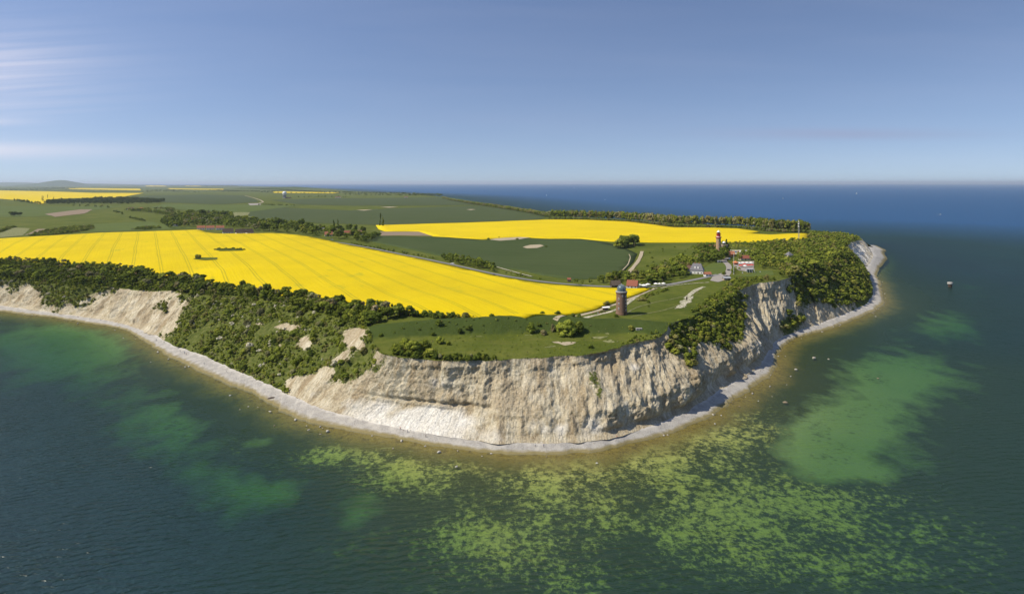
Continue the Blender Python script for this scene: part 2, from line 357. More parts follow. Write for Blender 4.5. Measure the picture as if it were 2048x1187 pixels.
# undercut above the pale apron, hollow bays under the right-hand rim
disp += apron * 2.0 * np.exp(-((v - .345 - .02 * fbm(U / 20, 0.3)) / .03) ** 2) * (-1)
rim = np.interp(cols, np.interp([1160, 1220, 1400, 1560], [s[1][0] for s in ST], cum), [0, 1, 1, 0])[None]
bay = np.clip(ridged(U / 34, 0.7, 20.5, o=2) - 0.05, 0, 1)
disp -= rim * 4.5 * bay * sstep(.55, .78, v) * (1 - sstep(.95, 1, v))
PX = PX + out[None, :, 0] * disp; PY = PY + out[None, :, 1] * disp
PZ = PZ + (0.35 * disp * env * (1 - sstep(.8, .95, v)))
QX, QY = project(PX, PY, PZ)
vegn = veg + 0.55 * fbm(U / 11, V / 7, 31.5, o=5, g=.62)
for cx, cy, rx, ry, val in [(612, 686, 16, 15, -1), (575, 654, 26, 9, -1), (702, 678, 22, 20, -1.1), (720, 664, 18, 9, -1), (690, 710, 16, 14, -.8), (620, 775, 26, 18, -1),
        (655, 742, 18, 10, -.9), (675, 722, 14, 9, -.9), (632, 762, 18, 10, -.9), (722, 690, 10, 9, -.8), (590, 765, 16, 12, -.8), (470, 640, 14, 5, -.6), (520, 648, 12, 5, -.5), (560, 690, 8, 5, -.6), (1185, 758, 14, 22, .42), (1200, 785, 10, 20, .38), (1140, 760, 16, 8, .35), (1355, 690, 16, 22, .9), (1380, 720, 14, 16, .6),
        (1280, 735, 10, 10, .4), (1460, 650, 34, 38, .9), (1420, 640, 30, 26, .6), (1575, 650, 18, 22, .9), (1600, 640, 12, 14, .6), (60, 590, 18, 30, -.4), (100, 590, 18, 30, .5),
        (700, 735, 30, 14, .9), (690, 705, 12, 10, .3), (345, 640, 12, 30, -.5), (330, 615, 18, 14, .5)]:
    vegn += val * np.exp(-(((QX - cx) / rx) ** 2 + ((QY - cy) / ry) ** 2) * 1.2)
white = 1.15 * apron * (1 - sstep(.20, .38, v + .10 * fbm(U / 14, V / 9, 0.9, o=4))) * np.clip(.75 + .6 * fbm(U / 10, V / 8, 6.9, o=3), 0, 1)
for cx, cy, rx, ry, val in [(870, 765, 30, 14, .9), (935, 785, 26, 14, .7), (1110, 860, 34, 18, .8), (1190, 850, 40, 22, .7), (1270, 735, 16, 8, .9), (1070, 850, 20, 20, .5),
        (1520, 690, 22, 26, .7), (1470, 720, 30, 18, .3), (1715, 510, 34, 36, 1.4), (640, 790, 30, 16, .6), (990, 860, 24, 18, .5), (1400, 770, 20, 14, .4), (300, 640, 40, 20, .35)]:
    white = white + val * np.exp(-(((QX - cx) / rx) ** 2 + ((QY - cy) / ry) ** 2) * 1.2) * np.clip(.6 + .9 * fbm(U / 6, V / 5, 41.5, o=4), 0, 1)
white = np.clip(white, 0, 1)
idx = np.arange(NV * NC).reshape(NV, NC)
quads = np.stack([idx[:-1, :-1], idx[:-1, 1:], idx[1:, 1:], idx[1:, :-1]], -1).reshape(-1, 4)
cv = np.stack([PX, PY, PZ], -1)
cliff_me = mesh_np('cliff', cv.reshape(-1, 3), quads=quads, smooth=True,
                   attrs={'veg': vegn.ravel(), 'white': white.ravel(), 'along': Us.ravel(), 'height': np.broadcast_to(v, PX.shape).ravel()})
# ------------------------------------------------------------------ beach: shingle from below the water up to the foot
NB = 12
bt = np.linspace(0, 1, NB)[:, None]
B0 = Wc + out * 3.0
B1 = Fc - out * 1.5
bx = B0[None, :, 0] + (B1 - B0)[None, :, 0] * bt; by = B0[None, :, 1] + (B1 - B0)[None, :, 1] * bt
run = np.hypot(*(B1 - B0).T)[None]
bz = -0.35 + (zFc + 0.75)[None] * bt ** 0.8
bz = bz + 0.18 * fbm(bx / 3, by / 3, o=3) * np.sin(bt * math.pi) * np.minimum(1, run / 8)
bi = np.arange(NB * NC).reshape(NB, NC)
beach_me = mesh_np('beach', np.stack([bx, by, bz], -1).reshape(-1, 3), smooth=True,
                   quads=np.stack([bi[:-1, :-1], bi[:-1, 1:], bi[1:, 1:], bi[1:, :-1]], -1).reshape(-1, 4),
                   attrs={'up': np.broadcast_to(bt, bx.shape).ravel()})

# ------------------------------------------------------------------ ground sheet
BACK = [(1700, 471, 33), (1690, 468, 33), (1655, 463, 38), (1620, 459, 41), (1560, 455, 42), (1500, 452, 43), (1400, 448, 43), (1300, 442, 43), (1200, 436, 43), (1100, 431, 42), (1040, 421, 41),
        (980, 411, 39), (930, 403, 37), (885, 393.5, 35), (850, 388.5, 31), (780, 385, 26), (700, 382, 23), (640, 377, 18), (560, 374.2, 14), (480, 372, 11)]
back = [atz(*b) for b in BACK]
back += [np.array(p) for p in [(-16000, 34000), (-40000, 46000), (-90000, 46000), (-90000, 2500), (-2500, 1500)]]
outline = np.concatenate([Tc, np.array(back)])
def densify(pts, step, closed=True):
    o = []
    n = len(pts)
    for i in range(n if closed else n - 1):
        a, b = np.array(pts[i][:2]), np.array(pts[(i + 1) % n][:2]); L = np.hypot(*(b - a)); k = max(1, int(L / (step(a) if callable(step) else step)))
        for j in range(k): o.append(a + (b - a) * j / k)
    if not closed: o.append(np.array(pts[-1][:2]))
    return np.array(o)
def inside(poly, x, y):
    poly = np.asarray(poly); r = np.zeros(x.shape, bool); n = len(poly)
    for i in range(n):
        (x1, y1), (x2, y2) = poly[i], poly[(i + 1) % n]
        if y1 == y2: continue
        c = ((y1 > y) != (y2 > y)) & (x < (x2 - x1) * (y - y1) / (y2 - y1) + x1); r ^= c
    return r
def cdt(poly, pts):
    n = len(poly)
    vs = [Vector((float(a), float(b))) for a, b in poly] + [Vector((float(a), float(b))) for a, b in pts]
    r = delaunay_2d_cdt(vs, [(i, (i + 1) % n) for i in range(n)], [list(range(n))], 1, 1e-4)
    V2 = np.array([(q.x, q.y) for q in r[0]]); T2 = [f for f in r[2]]
    tr = []
    for f in T2:
        for k in range(1, len(f) - 1): tr.append((f[0], f[k], f[k + 1]))
    return V2, np.array(tr, np.int32)
olf = np.concatenate([Tc[::2], densify([Tc[-1]] + back + [Tc[0]], lambda a: 12 + 0.02 * a[1] if a[1] > 0 else 500, closed=False)[1:-1]])
ptsx, ptsy = [], []
D = 330.
while D < 46000:
    st = max(3.2, 0.013 * D) if D < 520 else max(6, 0.016 * D) if D < 2500 else 0.05 * D
    xs = np.arange(-1.15 * D - 60, 0.85 * D, st); ptsx.append(xs + RNG.uniform(-.2, .2, len(xs)) * st); ptsy.append(np.full(len(xs), D) + RNG.uniform(-.2, .2, len(xs)) * st)
    D += st
gx, gy = np.concatenate(ptsx), np.concatenate(ptsy)
ok = inside(outline[::3], gx, gy)
gx, gy = gx[ok], gy[ok]
dmin = np.full(len(gx), 1e9)
for k in range(0, NC, 3): dmin = np.minimum(dmin, np.hypot(gx - Tc[k, 0], gy - Tc[k, 1]))
ok = dmin > 2.0
V2, T2 = cdt(olf, np.stack([gx[ok], gy[ok]], 1))
gz = zt(V2[:, 0], V2[:, 1])
near_edge = np.zeros(len(V2))
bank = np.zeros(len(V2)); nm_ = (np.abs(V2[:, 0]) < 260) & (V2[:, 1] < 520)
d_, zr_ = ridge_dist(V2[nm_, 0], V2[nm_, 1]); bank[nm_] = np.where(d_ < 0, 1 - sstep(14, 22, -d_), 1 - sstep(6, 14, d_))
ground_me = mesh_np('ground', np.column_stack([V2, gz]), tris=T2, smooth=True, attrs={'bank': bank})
# slope of the far north coast, seen only from other places
bk = np.array([Tc[-1]] + back[:20]); bo = bk + np.array([60., 25.]) * np.clip(bk[:, 1:2] / 1500, 1, 6) ** 0.5
nb = len(bk); zb = zt(bk[:, 0], bk[:, 1])
coast_me = mesh_np('coast_slope', np.concatenate([np.column_stack([bk, zb]), np.column_stack([bo, np.full(nb, -1.)])]),
                   quads=[(i, i + 1, nb + i + 1, nb + i) for i in range(nb - 1)])

# ------------------------------------------------------------------ seabed and water
shore = np.concatenate([densify(Wc[::6], 6, closed=False), bo[::-1][::-1]])
def shore_dist(x, y):
    d = np.full(x.shape, 1e9)
    seg = np.concatenate([Wc[::14], bo])
    for a, b in zip(seg[:-1], seg[1:]):
        e = b - a; L = e @ e + 1e-9; t = np.clip(((x - a[0]) * e[0] + (y - a[1]) * e[1]) / L, 0, 1)
        d = np.minimum(d, np.hypot(x - a[0] - t * e[0], y - a[1] - t * e[1]))
    return d
landpoly = np.concatenate([Wc[::12], bo, np.array(back[20:])])
def depth_at(x, y):
    d = shore_dist(x, y); d = np.where(inside(landpoly, x, y), 0, d)
    left = 1 - sstep(-150, 10, x - 0.10 * (y - 300))
    farr = sstep(420, 560, y) * (x > 0)
    L = 125 - 45 * left - 40 * farr; mxd = 6.6 + 5 * left + 3 * farr
    dep = mxd * (1 - np.exp(-d / L)) + 0.7 * fbm(x / 45, y / 45, o=3) * sstep(8, 40, d) + 14 * sstep(150, 600, d) + 8 * sstep(900, 1500, np.hypot(x, y))
    return np.clip(dep, 0, 25), d
rows = [70.]
while rows[-1] < 220000: rows.append(rows[-1] * (1.03 if rows[-1] < 180 else 1.0125 if rows[-1] < 1500 else 1.05))
rows = np.array(rows)
ang = np.radians(np.concatenate([np.arange(-180, -48, 6), np.arange(-48, 48, .36), np.arange(48, 180, 6)]))
R_, A_ = np.meshgrid(rows, ang, indexing='ij'); wx, wy = R_ * np.sin(A_), R_ * np.cos(A_)
dep, dsh = depth_at(wx.ravel(), wy.ravel())
nr, na = R_.shape
wi = np.arange(nr * na).reshape(nr, na); wi2 = np.concatenate([wi, wi[:, :1]], 1)
wq = np.stack([wi2[:-1, :-1], wi2[1:, :-1], wi2[1:, 1:], wi2[:-1, 1:]], -1).reshape(-1, 4)
wverts = np.column_stack([wx.ravel(), wy.ravel(), np.zeros(nr * na)])
cap = np.array([[0, 0, 0]]); wtri = np.array([(nr * na, wi2[0, k], wi2[0, k + 1]) for k in range(na)])
water_me = mesh_np('sea', np.concatenate([wverts, cap]), tris=wtri, quads=wq, smooth=True,
                   attrs={'depth': np.append(dep, 12), 'shore': np.append(dsh, 200)})
sb = rows < 2600
ns = int(sb.sum()); av = (ang > math.radians(-49)) & (ang < math.radians(49)); a0, a1 = np.where(av)[0][[0, -1]]
sx, sy = wx[:ns, a0:a1 + 1], wy[:ns, a0:a1 + 1]; sd = dep.reshape(nr, na)[:ns, a0:a1 + 1]; ssh = dsh.reshape(nr, na)[:ns, a0:a1 + 1]
sqx, sqy = project(sx, sy, 0 * sx)
inl = inside(landpoly, sx.ravel(), sy.ravel()).reshape(sx.shape)
sand = np.zeros(sx.shape)
for cx, cy, rx, ry, val in [(1640, 880, 100, 55, .85), (1720, 830, 90, 50, .7), (1790, 745, 110, 50, .8), (1720, 930, 120, 30, .5), (1900, 640, 90, 30, .6), (1960, 560, 120, 40, .35), (1850, 760, 240, 110, .26), (1780, 900, 220, 60, .22),
        (100, 668, 190, 34, .85), (170, 705, 110, 34, .5), (320, 840, 110, 60, .6), (410, 930, 130, 60, .5), (480, 990, 90, 50, .35), (60, 730, 140, 50, .45), (250, 780, 120, 60, .3), (560, 960, 70, 30, .5),
        (700, 1010, 60, 40, .5), (740, 970, 50, 30, .4), (1010, 980, 60, 20, .4), (1040, 1090, 60, 30, .35), (520, 870, 50, 16, .4)]:
    sand += val * np.exp(-(((sqx - cx) / rx) ** 2 + ((sqy - cy) / ry) ** 2))
mott = np.zeros(sx.shape)
for cx, cy, rx, ry, val in [(1180, 940, 170, 60, 1.0), (1330, 900, 130, 55, 1.0), (1450, 850, 120, 60, .9), (1300, 1010, 250, 70, .75), (1600, 1010, 300, 90, .75), (1800, 1100, 300, 90, .7),
        (760, 920, 120, 45, .85), (870, 960, 100, 36, .7), (560, 930, 120, 50, .35), (480, 880, 70, 30, .3), (960, 925, 90, 20, .5), (640, 900, 60, 25, .6), (1000, 1060, 120, 50, .55), (850, 1050, 140, 50, .45), (1200, 1130, 350, 70, .5), (700, 1080, 150, 60, .3), (950, 1150, 250, 50, .35), (540, 850, 60, 20, .3)]:
    mott += val * np.exp(-(((sqx - cx) / rx) ** 2 + ((sqy - cy) / ry) ** 2))
mott = np.minimum(mott, .95); si = np.arange(sx.size).reshape(sx.shape)
seabed_me = mesh_np('seabed', np.column_stack([sx.ravel(), sy.ravel(), np.where(inl, -0.6, -0.15 - sd).ravel()]), smooth=True,
                    quads=np.stack([si[:-1, :-1], si[:-1, 1:], si[1:, 1:], si[1:, :-1]], -1).reshape(-1, 4),
                    attrs={'sand': sand.ravel(), 'mott': mott.ravel(), 'shore': np.where(inl, 0, ssh).ravel()})
# ------------------------------------------------------------------ materials of the setting
t = NT('chalk')
veg_a, wh_a, al_a, he_a = t.attr('veg'), t.attr('white'), t.attr('along'), t.attr('height')
cmb = t.n('ShaderNodeCombineXYZ', {0: al_a, 1: t.math('MULTIPLY', he_a, 13.0)}).outputs[0]
streaks = t.noise(0.55, 4, .6, vec=cmb); streak2 = t.noise(0.12, 3, .55, vec=cmb)
blot = t.noise(0.10, 5, .6); fineg = t.noise(1.3, 4, .65)
chalk = t.ramp(t.math('ADD', t.math('MULTIPLY', streaks, .55), t.math('MULTIPLY', blot, .45)),
               [(.34, (.20, .15, .085)), (.42, (.37, .30, .19)), (.50, (.50, .435, .305)), (.64, (.64, .585, .455))])
chalk = t.mix(t.rng(streak2, .50, .66), chalk, (.31, .235, .135)); chalk = t.mix(t.rng(t.noise(.035, 4, .6), .48, .64, 0, .7), chalk, (.36, .285, .18))
chalk = t.mix(t.rng(fineg, .42, .72, 0, .5), chalk, (.60, .545, .43))
chalk = t.mix(t.rng(t.math('ADD', wh_a, t.math('MULTIPLY', t.math('SUBTRACT', blot, .5), 1.3)), .22, .90), chalk, t.mix(t.rng(streaks, .35, .65, 0, .35), (.74, .715, .655), (.58, .52, .42)))
gr = t.ramp(t.noise(0.35, 4, .6), [(.3, (.06, .075, .016)), (.5, (.10, .12, .026)), (.7, (.17, .165, .055))])
vm = t.rng(t.math('ADD', veg_a, t.math('MULTIPLY', t.math('SUBTRACT', t.noise(.45, 5, .7), .5), 1.1)), .42, .58)
hb = t.math('ADD', t.math('MULTIPLY', t.noise(.8, 5, .7), 1.0), t.math('MULTIPLY', t.noise(.9, 3, .6, vec=cmb), .8))
crk = t.rng(t.noise(.75, 6, .78), .34, .62, .66, 1.16); chalk = t.mix(1.0, chalk, t.n('ShaderNodeCombineXYZ', {0: crk, 1: t.math('MULTIPLY', crk, .99), 2: t.math('MULTIPLY', crk, .97)}).outputs[0], 'MULTIPLY')
t.done(t.bsdf(t.mix(vm, chalk, gr), .95, t.bump(hb, .9, 1.2), spec=.05))

t = NT('shingle')
up = t.attr('up'); n1 = t.noise(.25, 4, .6); n2 = t.noise(2.2, 4, .75)
c = t.ramp(n2, [(.3, (.16, .145, .125)), (.5, (.34, .32, .29)), (.7, (.52, .49, .44))])
c = t.mix(t.rng(n1, .42, .62, 0, .8), c, t.mix(n2, (.30, .27, .225), (.60, .57, .51))); c = t.mix(t.rng(t.noise(.5, 5, .75), .56, .68, 0, .6), c, (.20, .165, .12))
wet = t.rng(t.math('ADD', up, t.math('MULTIPLY', t.math('SUBTRACT', n1, .5), .35)), .16, .36)
c = t.mix(wet, t.mix(n2, (.12, .10, .045), (.34, .28, .13)), c)
c = t.mix(t.rng(t.math('ADD', up, t.math('MULTIPLY', t.math('SUBTRACT', n1, .5), .6)), .72, 1.0, 0, .6), c, (.64, .60, .54))
t.done(t.bsdf(c, .9, t.bump(n2, .7, .4), spec=.1))

t = NT('meadow')
n1 = t.noise(.018, 5, .6); n2 = t.noise(.16, 5, .65); n3 = t.noise(1.1, 4, .7)
c = t.ramp(n1, [(.30, (.066, .086, .013)), (.45, (.086, .106, .016)), (.6, (.112, .128, .022)), (.75, (.142, .144, .034))])
c = t.mix(t.rng(n2, .40, .75, 0, .65), c, (.054, .076, .012)); c = t.mix(t.rng(n3, .52, .78, 0, .5), c, (.13, .14, .036))
c = t.mix(t.rng(t.noise(.07, 5, .7, stretch=(.5, 1.4, 1)), .52, .70, 0, .6), c, (.150, .145, .035))
c = t.mix(t.rng(t.math('ADD', t.attr('bank'), t.math('MULTIPLY', t.math('SUBTRACT', n2, .5), .8)), .3, .8), c, t.mix(n3, (.034, .055, .011), (.074, .096, .024)))   # darker green over the rampart bank
t.done(t.bsdf(c, .95, t.bump(t.math('ADD', t.math('MULTIPLY', n3, .5), n2), .9, 1.2), spec=.04))

t = NT('pasture')
n1 = t.noise(.006, 4, .6); n2 = t.noise(.05, 5, .65)
c = t.ramp(n1, [(.3, (.055, .080, .024)), (.5, (.078, .110, .034)), (.7, (.115, .125, .050))]); c = t.mix(t.rng(n2, .4, .75, 0, .5), c, (.055, .085, .025))
t.done(t.bsdf(c, .95, spec=.04))

def crop(name, base, dark, light, dirx, diry, spacing, line_col, wid, n_small=.5, curve=0.0, line_fac=.75, patch=None):
    t = NT(name); p = t.n('ShaderNodeSeparateXYZ', {0: t.pos()})
    L = math.hypot(dirx, diry); ux, uy = -diry / L, dirx / L
    acr = t.math('ADD', t.math('MULTIPLY', p.outputs[0], ux), t.math('MULTIPLY', p.outputs[1], uy))
    aln = t.math('ADD', t.math('MULTIPLY', p.outputs[0], dirx / L), t.math('MULTIPLY', p.outputs[1], diry / L))
    if curve: acr = t.math('ADD', acr, t.math('MULTIPLY', t.math('MULTIPLY', aln, aln), curve))
    acr = t.math('ADD', acr, t.math('MULTIPLY', t.math('SUBTRACT', t.noise(.004, 2), .5), 9))
    f = t.math('MULTIPLY', t.math('ABSOLUTE', t.math('SUBTRACT', t.math('FRACT', t.math('DIVIDE', acr, spacing)), .5)), spacing)
    tr = t.math('LESS_THAN', t.math('ABSOLUTE', t.math('SUBTRACT', f, 1.3)), wid)
    n1 = t.noise(.012, 4, .6); n2 = t.noise(.12, 5, .7); n3 = t.noise(n_small, 4, .75)
    row = t.noise(.35, 3, .6, vec=t.n('ShaderNodeCombineXYZ', {0: t.math('MULTIPLY', acr, 1.0), 1: t.math('MULTIPLY', aln, .04)}).outputs[0])
    c = t.mix(t.rng(n1, .35, .68), base, dark); c = t.mix(t.rng(n3, .45, .75, 0, .55), c, light)
    c = t.mix(t.rng(row, .42, .70, 0, .35), c, dark); c = t.mix(t.rng(n2, .60, .74, 0, .35), c, dark)
    if patch: c = t.mix(t.rng(t.math('ADD', t.noise(.03, 3, .5), t.math('MULTIPLY', row, .25)), .80, .86, 0, .8), c, patch)
    c = t.mix(t.math('MULTIPLY', tr, t.rng(n2, .25, .55, line_fac * .4, line_fac)), c, line_col)
    return t.done(t.bsdf(c, .9, t.bump(t.math('ADD', t.math('MULTIPLY', n3, .6), row), .5, .6), spec=.05))
crop('rapeseed', (.63, .470, .004), (.52, .385, .006), (.71, .555, .013), -.609, 1, 27., (.26, .24, .02), .60, .55, line_fac=.6, patch=(.42, .36, .02))
crop('rapeseed_far', (.64, .475, .006), (.55, .405, .006), (.70, .55, .018), 1, .25, 40., (.40, .34, .02), .6, .3, line_fac=.3)
crop('wheat', (.058, .078, .026), (.046, .066, .020), (.076, .096, .034), 1, -.22, 30., (.085, .095, .04), .5, .5, line_fac=.5)
crop('wheat_far', (.066, .084, .030), (.055, .073, .025), (.086, .102, .038), 1, -.12, 60., (.075, .095, .045), 2.0, .08, line_fac=.35)
crop('young_grass', (.095, .122, .028), (.078, .104, .023), (.120, .145, .038), 1, .3, 36., (.055, .08, .03), .8, .1, line_fac=.4)

def soil(name, a, b, s=.4, grass=None):
    t = NT(name); n = t.noise(s, 5, .7); c = t.mix(n, a, b)
    if grass: c = t.mix(t.rng(t.noise(.5, 6, .8), grass, grass + .10), c, t.mix(n, (.055, .078, .02), (.12, .135, .04)))      # tufts growing through
    return t.done(t.bsdf(c, .95, t.bump(n, .4, .4), spec=.05))
soil('bare_soil', (.17, .125, .085), (.30, .235, .16)); soil('chalk_path', (.36, .32, .23), (.54, .50, .385), .4, .49); soil('sand_track', (.30, .25, .165), (.44, .37, .26), .4, .56)
soil('asphalt', (.16, .155, .15), (.25, .24, .23)); soil('trodden_grass', (.12, .135, .05), (.24, .225, .11), .4, .5); soil('dry_grass', (.16, .17, .07), (.30, .28, .14), .25, .48); soil('paving', (.23, .205, .18), (.34, .31, .275))

t = NT('seabed')
sa, mo, shd = t.attr('sand'), t.attr('mott'), t.attr('shore')
mo = t.math('MULTIPLY', mo, t.rng(t.noise(.028, 3, .6), .34, .60, .55, 1.15))
n1 = t.noise(.055, 5, .62, stretch=(1, .8, 1)); n2 = t.noise(.30, 7, .80, dist=.1); n3 = t.noise(.7, 4, .7)
weed = t.mix(n3, (.018, .026, .007), (.085, .088, .018))
sandc = t.mix(n2, (.17, .21, .085), (.30, .34, .14))
pale = t.mix(n3, (.28, .25, .06), (.58, .51, .17))
sm = t.rng(t.math('ADD', sa, t.math('MULTIPLY', t.math('SUBTRACT', n1, .5), 1.3)), .35, .75)
sm = t.math('MULTIPLY', sm, t.rng(t.math('ADD', n2, t.math('MULTIPLY', t.math('SUBTRACT', n1, .5), .6)), .56, .66, 1, .25))
c = t.mix(sm, weed, sandc)
mm = t.math('MULTIPLY', t.rng(t.math('ADD', t.math('MULTIPLY', n2, 1.0), t.math('MULTIPLY', mo, .20)), .625, .745), t.rng(mo, .05, .7))
c = t.mix(mm, c, pale)
brown = t.mix(n3, (.085, .062, .012), (.30, .225, .055))
sh = t.rng(t.math('ADD', shd, t.math('MULTIPLY', t.math('SUBTRACT', n1, .5), 30)), 6, 22, 1, 0)
c = t.mix(sh, c, t.mix(t.rng(n2, .50, .66), brown, (.045, .034, .012)))
t.done(t.bsdf(c, 1.0, spec=0.0))

t = NT('sea_water')
dp = t.attr('depth')
clear = t.rng(dp, 11, 19, 1, 0)
def ex(k): return t.math('MULTIPLY', clear, t.math('POWER', 2.71828, t.math('MULTIPLY', dp, -k)))
tr_ = t.n('ShaderNodeCombineXYZ', {0: ex(.21), 1: ex(.115), 2: ex(.25)}).outputs[0]
P = t.pos()
nA = t.noise(.26, 3, .55, vec=P, stretch=(.45, 1.5, 1), rot=(0, 0, math.radians(14)), dist=.3)
nB = t.noise(.85, 3, .6, vec=P, stretch=(.5, 1.4, 1), rot=(0, 0, math.radians(8)))
nC = t.noise(.035, 3, .5, vec=P, stretch=(.6, 1.2, 1), rot=(0, 0, math.radians(20)))
wv = t.n('ShaderNodeTexWave', {'Vector': t.n('ShaderNodeMapping', {'Vector': P, 'Rotation': (0, 0, math.radians(-12))}).outputs[0], 'Scale': .085, 'Distortion': 7.0, 'Detail': 3.0, 'Detail Scale': .9, 'Detail Roughness': .6}, wave_type='BANDS', bands_direction='Y').outputs['Fac']
wv = t.math('MULTIPLY', wv, t.rng(nC, .3, .7, .25, 1.0))
hgt = t.math('ADD', t.math('MULTIPLY', wv, .42), t.math('ADD', t.math('ADD', t.math('MULTIPLY', nA, 1.0), t.math('MULTIPLY', nB, .38)), t.math('MULTIPLY', nC, 1.6)))
nor = t.bump(hgt, 1.0, 2.0); nord = t.bump(hgt, 1.0, 4.0); norg = t.bump(hgt, 1.0, .5)
inv = t.n('ShaderNodeVectorMath', {0: (1, 1, 1), 1: tr_}, operation='SUBTRACT').outputs[0]
deepc = t.mix(t.rng(t.noise(.006, 4, .55), .35, .65), (.005, .033, .028), (.007, .042, .035))
deepc = t.mix(t.rng(dp, 4, 10, 1, 0), deepc, (.003, .024, .012))
deepc = t.mix(t.rng(t.attr('shore'), 250, 1100), deepc, (.020, .098, .240))
body = t.n('ShaderNodeVectorMath', {0: inv, 1: deepc}, operation='MULTIPLY').outputs[0]
dif = t.n('ShaderNodeBsdfDiffuse', {'Color': body, 'Normal': nord}).outputs[0]
trn = t.n('ShaderNodeBsdfTransparent', {'Color': tr_}).outputs[0]
add = t.n('ShaderNodeAddShader', {0: dif, 1: trn}).outputs[0]
gl = t.n('ShaderNodeBsdfGlossy', {'Color': (.54, .55, .52), 'Roughness': .28, 'Normal': norg}).outputs[0]
fr = t.n('ShaderNodeFresnel', {'IOR': 1.33, 'Normal': nor}).outputs[0]
fr = t.math('ADD', t.math('MULTIPLY', t.math('MINIMUM', fr, .45), .31), t.math('MULTIPLY', t.math('MINIMUM', t.n('ShaderNodeFresnel', {'IOR': 1.33}).outputs[0], .50), .18))
t.done(t.n('ShaderNodeMixShader', {0: fr, 1: add, 2: gl}).outputs[0])

# ------------------------------------------------------------------ link the setting
S = dict(kind='structure')
cliff = link('cliff', cliff_me, MATS['chalk'], label='cream and white chalk cliff with brown gullies falling to the beach', **S)
beach = link('beach', beach_me, MATS['shingle'], label='narrow grey shingle beach along the foot of the chalk cliff', **S)
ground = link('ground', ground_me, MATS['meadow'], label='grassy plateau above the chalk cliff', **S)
coast = link('coast_slope', coast_me, MATS['meadow'], label='grassy slope of the far coast', **S)
water = link('sea', water_me, MATS['sea_water'], label='green and blue sea with ripples round the cape', **S)
seabed = link('seabed', seabed_me, MATS['seabed'], label='shallow seabed with pale patches and dark weed', **S)

# sheets that lie on the plateau
def sheet(name, poly_px, mat, lift=.15, step=None, rag=0.0, kind='structure', label=None, category=None, skirt=False, group=None):
    w = at_many(poly_px)
    Dm = np.mean([p[1] for p in w]); step = step or max(4, .016 * Dm)
    poly = densify(w, step)
    if rag: poly = poly + rag * .6 * np.stack([fbm(poly[:, 0] / (rag * .8), poly[:, 1] / (rag * .8), 21.5, o=2), fbm(poly[:, 0] / (rag * .8), poly[:, 1] / (rag * .8), 29.5, o=2)], 1) + rag * np.stack([fbm(poly[:, 0] / (rag * 3), poly[:, 1] / (rag * 3), 1.5, o=3), fbm(poly[:, 0] / (rag * 3), poly[:, 1] / (rag * 3), 9.5, o=3)], 1)
    x0, y0 = poly.min(0); x1, y1 = poly.max(0)
    pts = []
    y = y0 + step / 2
    while y < y1:
        s = max(step, .016 * y); xs = np.arange(x0 + s / 2, x1, s); pts.append(np.column_stack([xs, np.full(len(xs), y)])); y += s
    if pts:
        pts = np.concatenate(pts); pts = pts[inside(poly, pts[:, 0], pts[:, 1])]
        k = len(poly); keep = np.ones(len(pts), bool)
        for a in poly: keep &= np.hypot(pts[:, 0] - a[0], pts[:, 1] - a[1]) > step * .45
        pts = pts[keep]
    else: pts = []
    Vp, Tp = cdt(poly, pts)
    z = zt(Vp[:, 0], Vp[:, 1]) + lift + 0.00012 * np.maximum(Vp[:, 1] - 400, 0)
    V3 = np.column_stack([Vp, z]); quads = None
    if skirt:
        n = len(poly); base = len(V3); low = np.column_stack([poly, zt(poly[:, 0], poly[:, 1]) - .3]); V3 = np.concatenate([V3, low])
        quads = [(i, (i + 1) % n, base + (i + 1) % n, base + i) for i in range(n)]
    return link(name, mesh_np(name, V3, tris=Tp, quads=quads, smooth=False), MATS[mat], kind=kind, label=label, category=category, group=group)
def strip(name, line_px, width, mat, lift=.2, wob=0.0, label=None):
    w = at_many(line_px)[:, :2]; Dm = w[:, 1].mean()
    p = densify(w, max(3, .008 * Dm), closed=False)
    ker = np.ones(5) / 5; q = p.copy()
    if len(p) > 8:
        for k in (0, 1): q[2:-2, k] = np.convolve(p[:, k], ker, 'valid')
    tdir = np.gradient(q, axis=0); tdir /= np.hypot(*tdir.T)[:, None]; nrm = np.stack([-tdir[:, 1], tdir[:, 0]], 1)
    hw = width / 2 * (1 + wob * fbm(q[:, 0] / 9, q[:, 1] / 9, o=2))[:, None]
    offs = np.array([-1, -.33, .33, 1])
    g = np.stack([q + nrm * hw * o for o in offs], 1)
    z = zt(g[..., 0], g[..., 1]) + lift + 0.00012 * np.maximum(g[..., 1] - 400, 0)
    n = len(q); i = np.arange(n * 4).reshape(n, 4)
    me = mesh_np(name, np.concatenate([g, z[..., None]], -1).reshape(-1, 3), quads=np.stack([i[:-1, :-1], i[1:, :-1], i[1:, 1:], i[:-1, 1:]], -1).reshape(-1, 4))
    return link(name, me, MATS[mat], kind='structure', label=label)

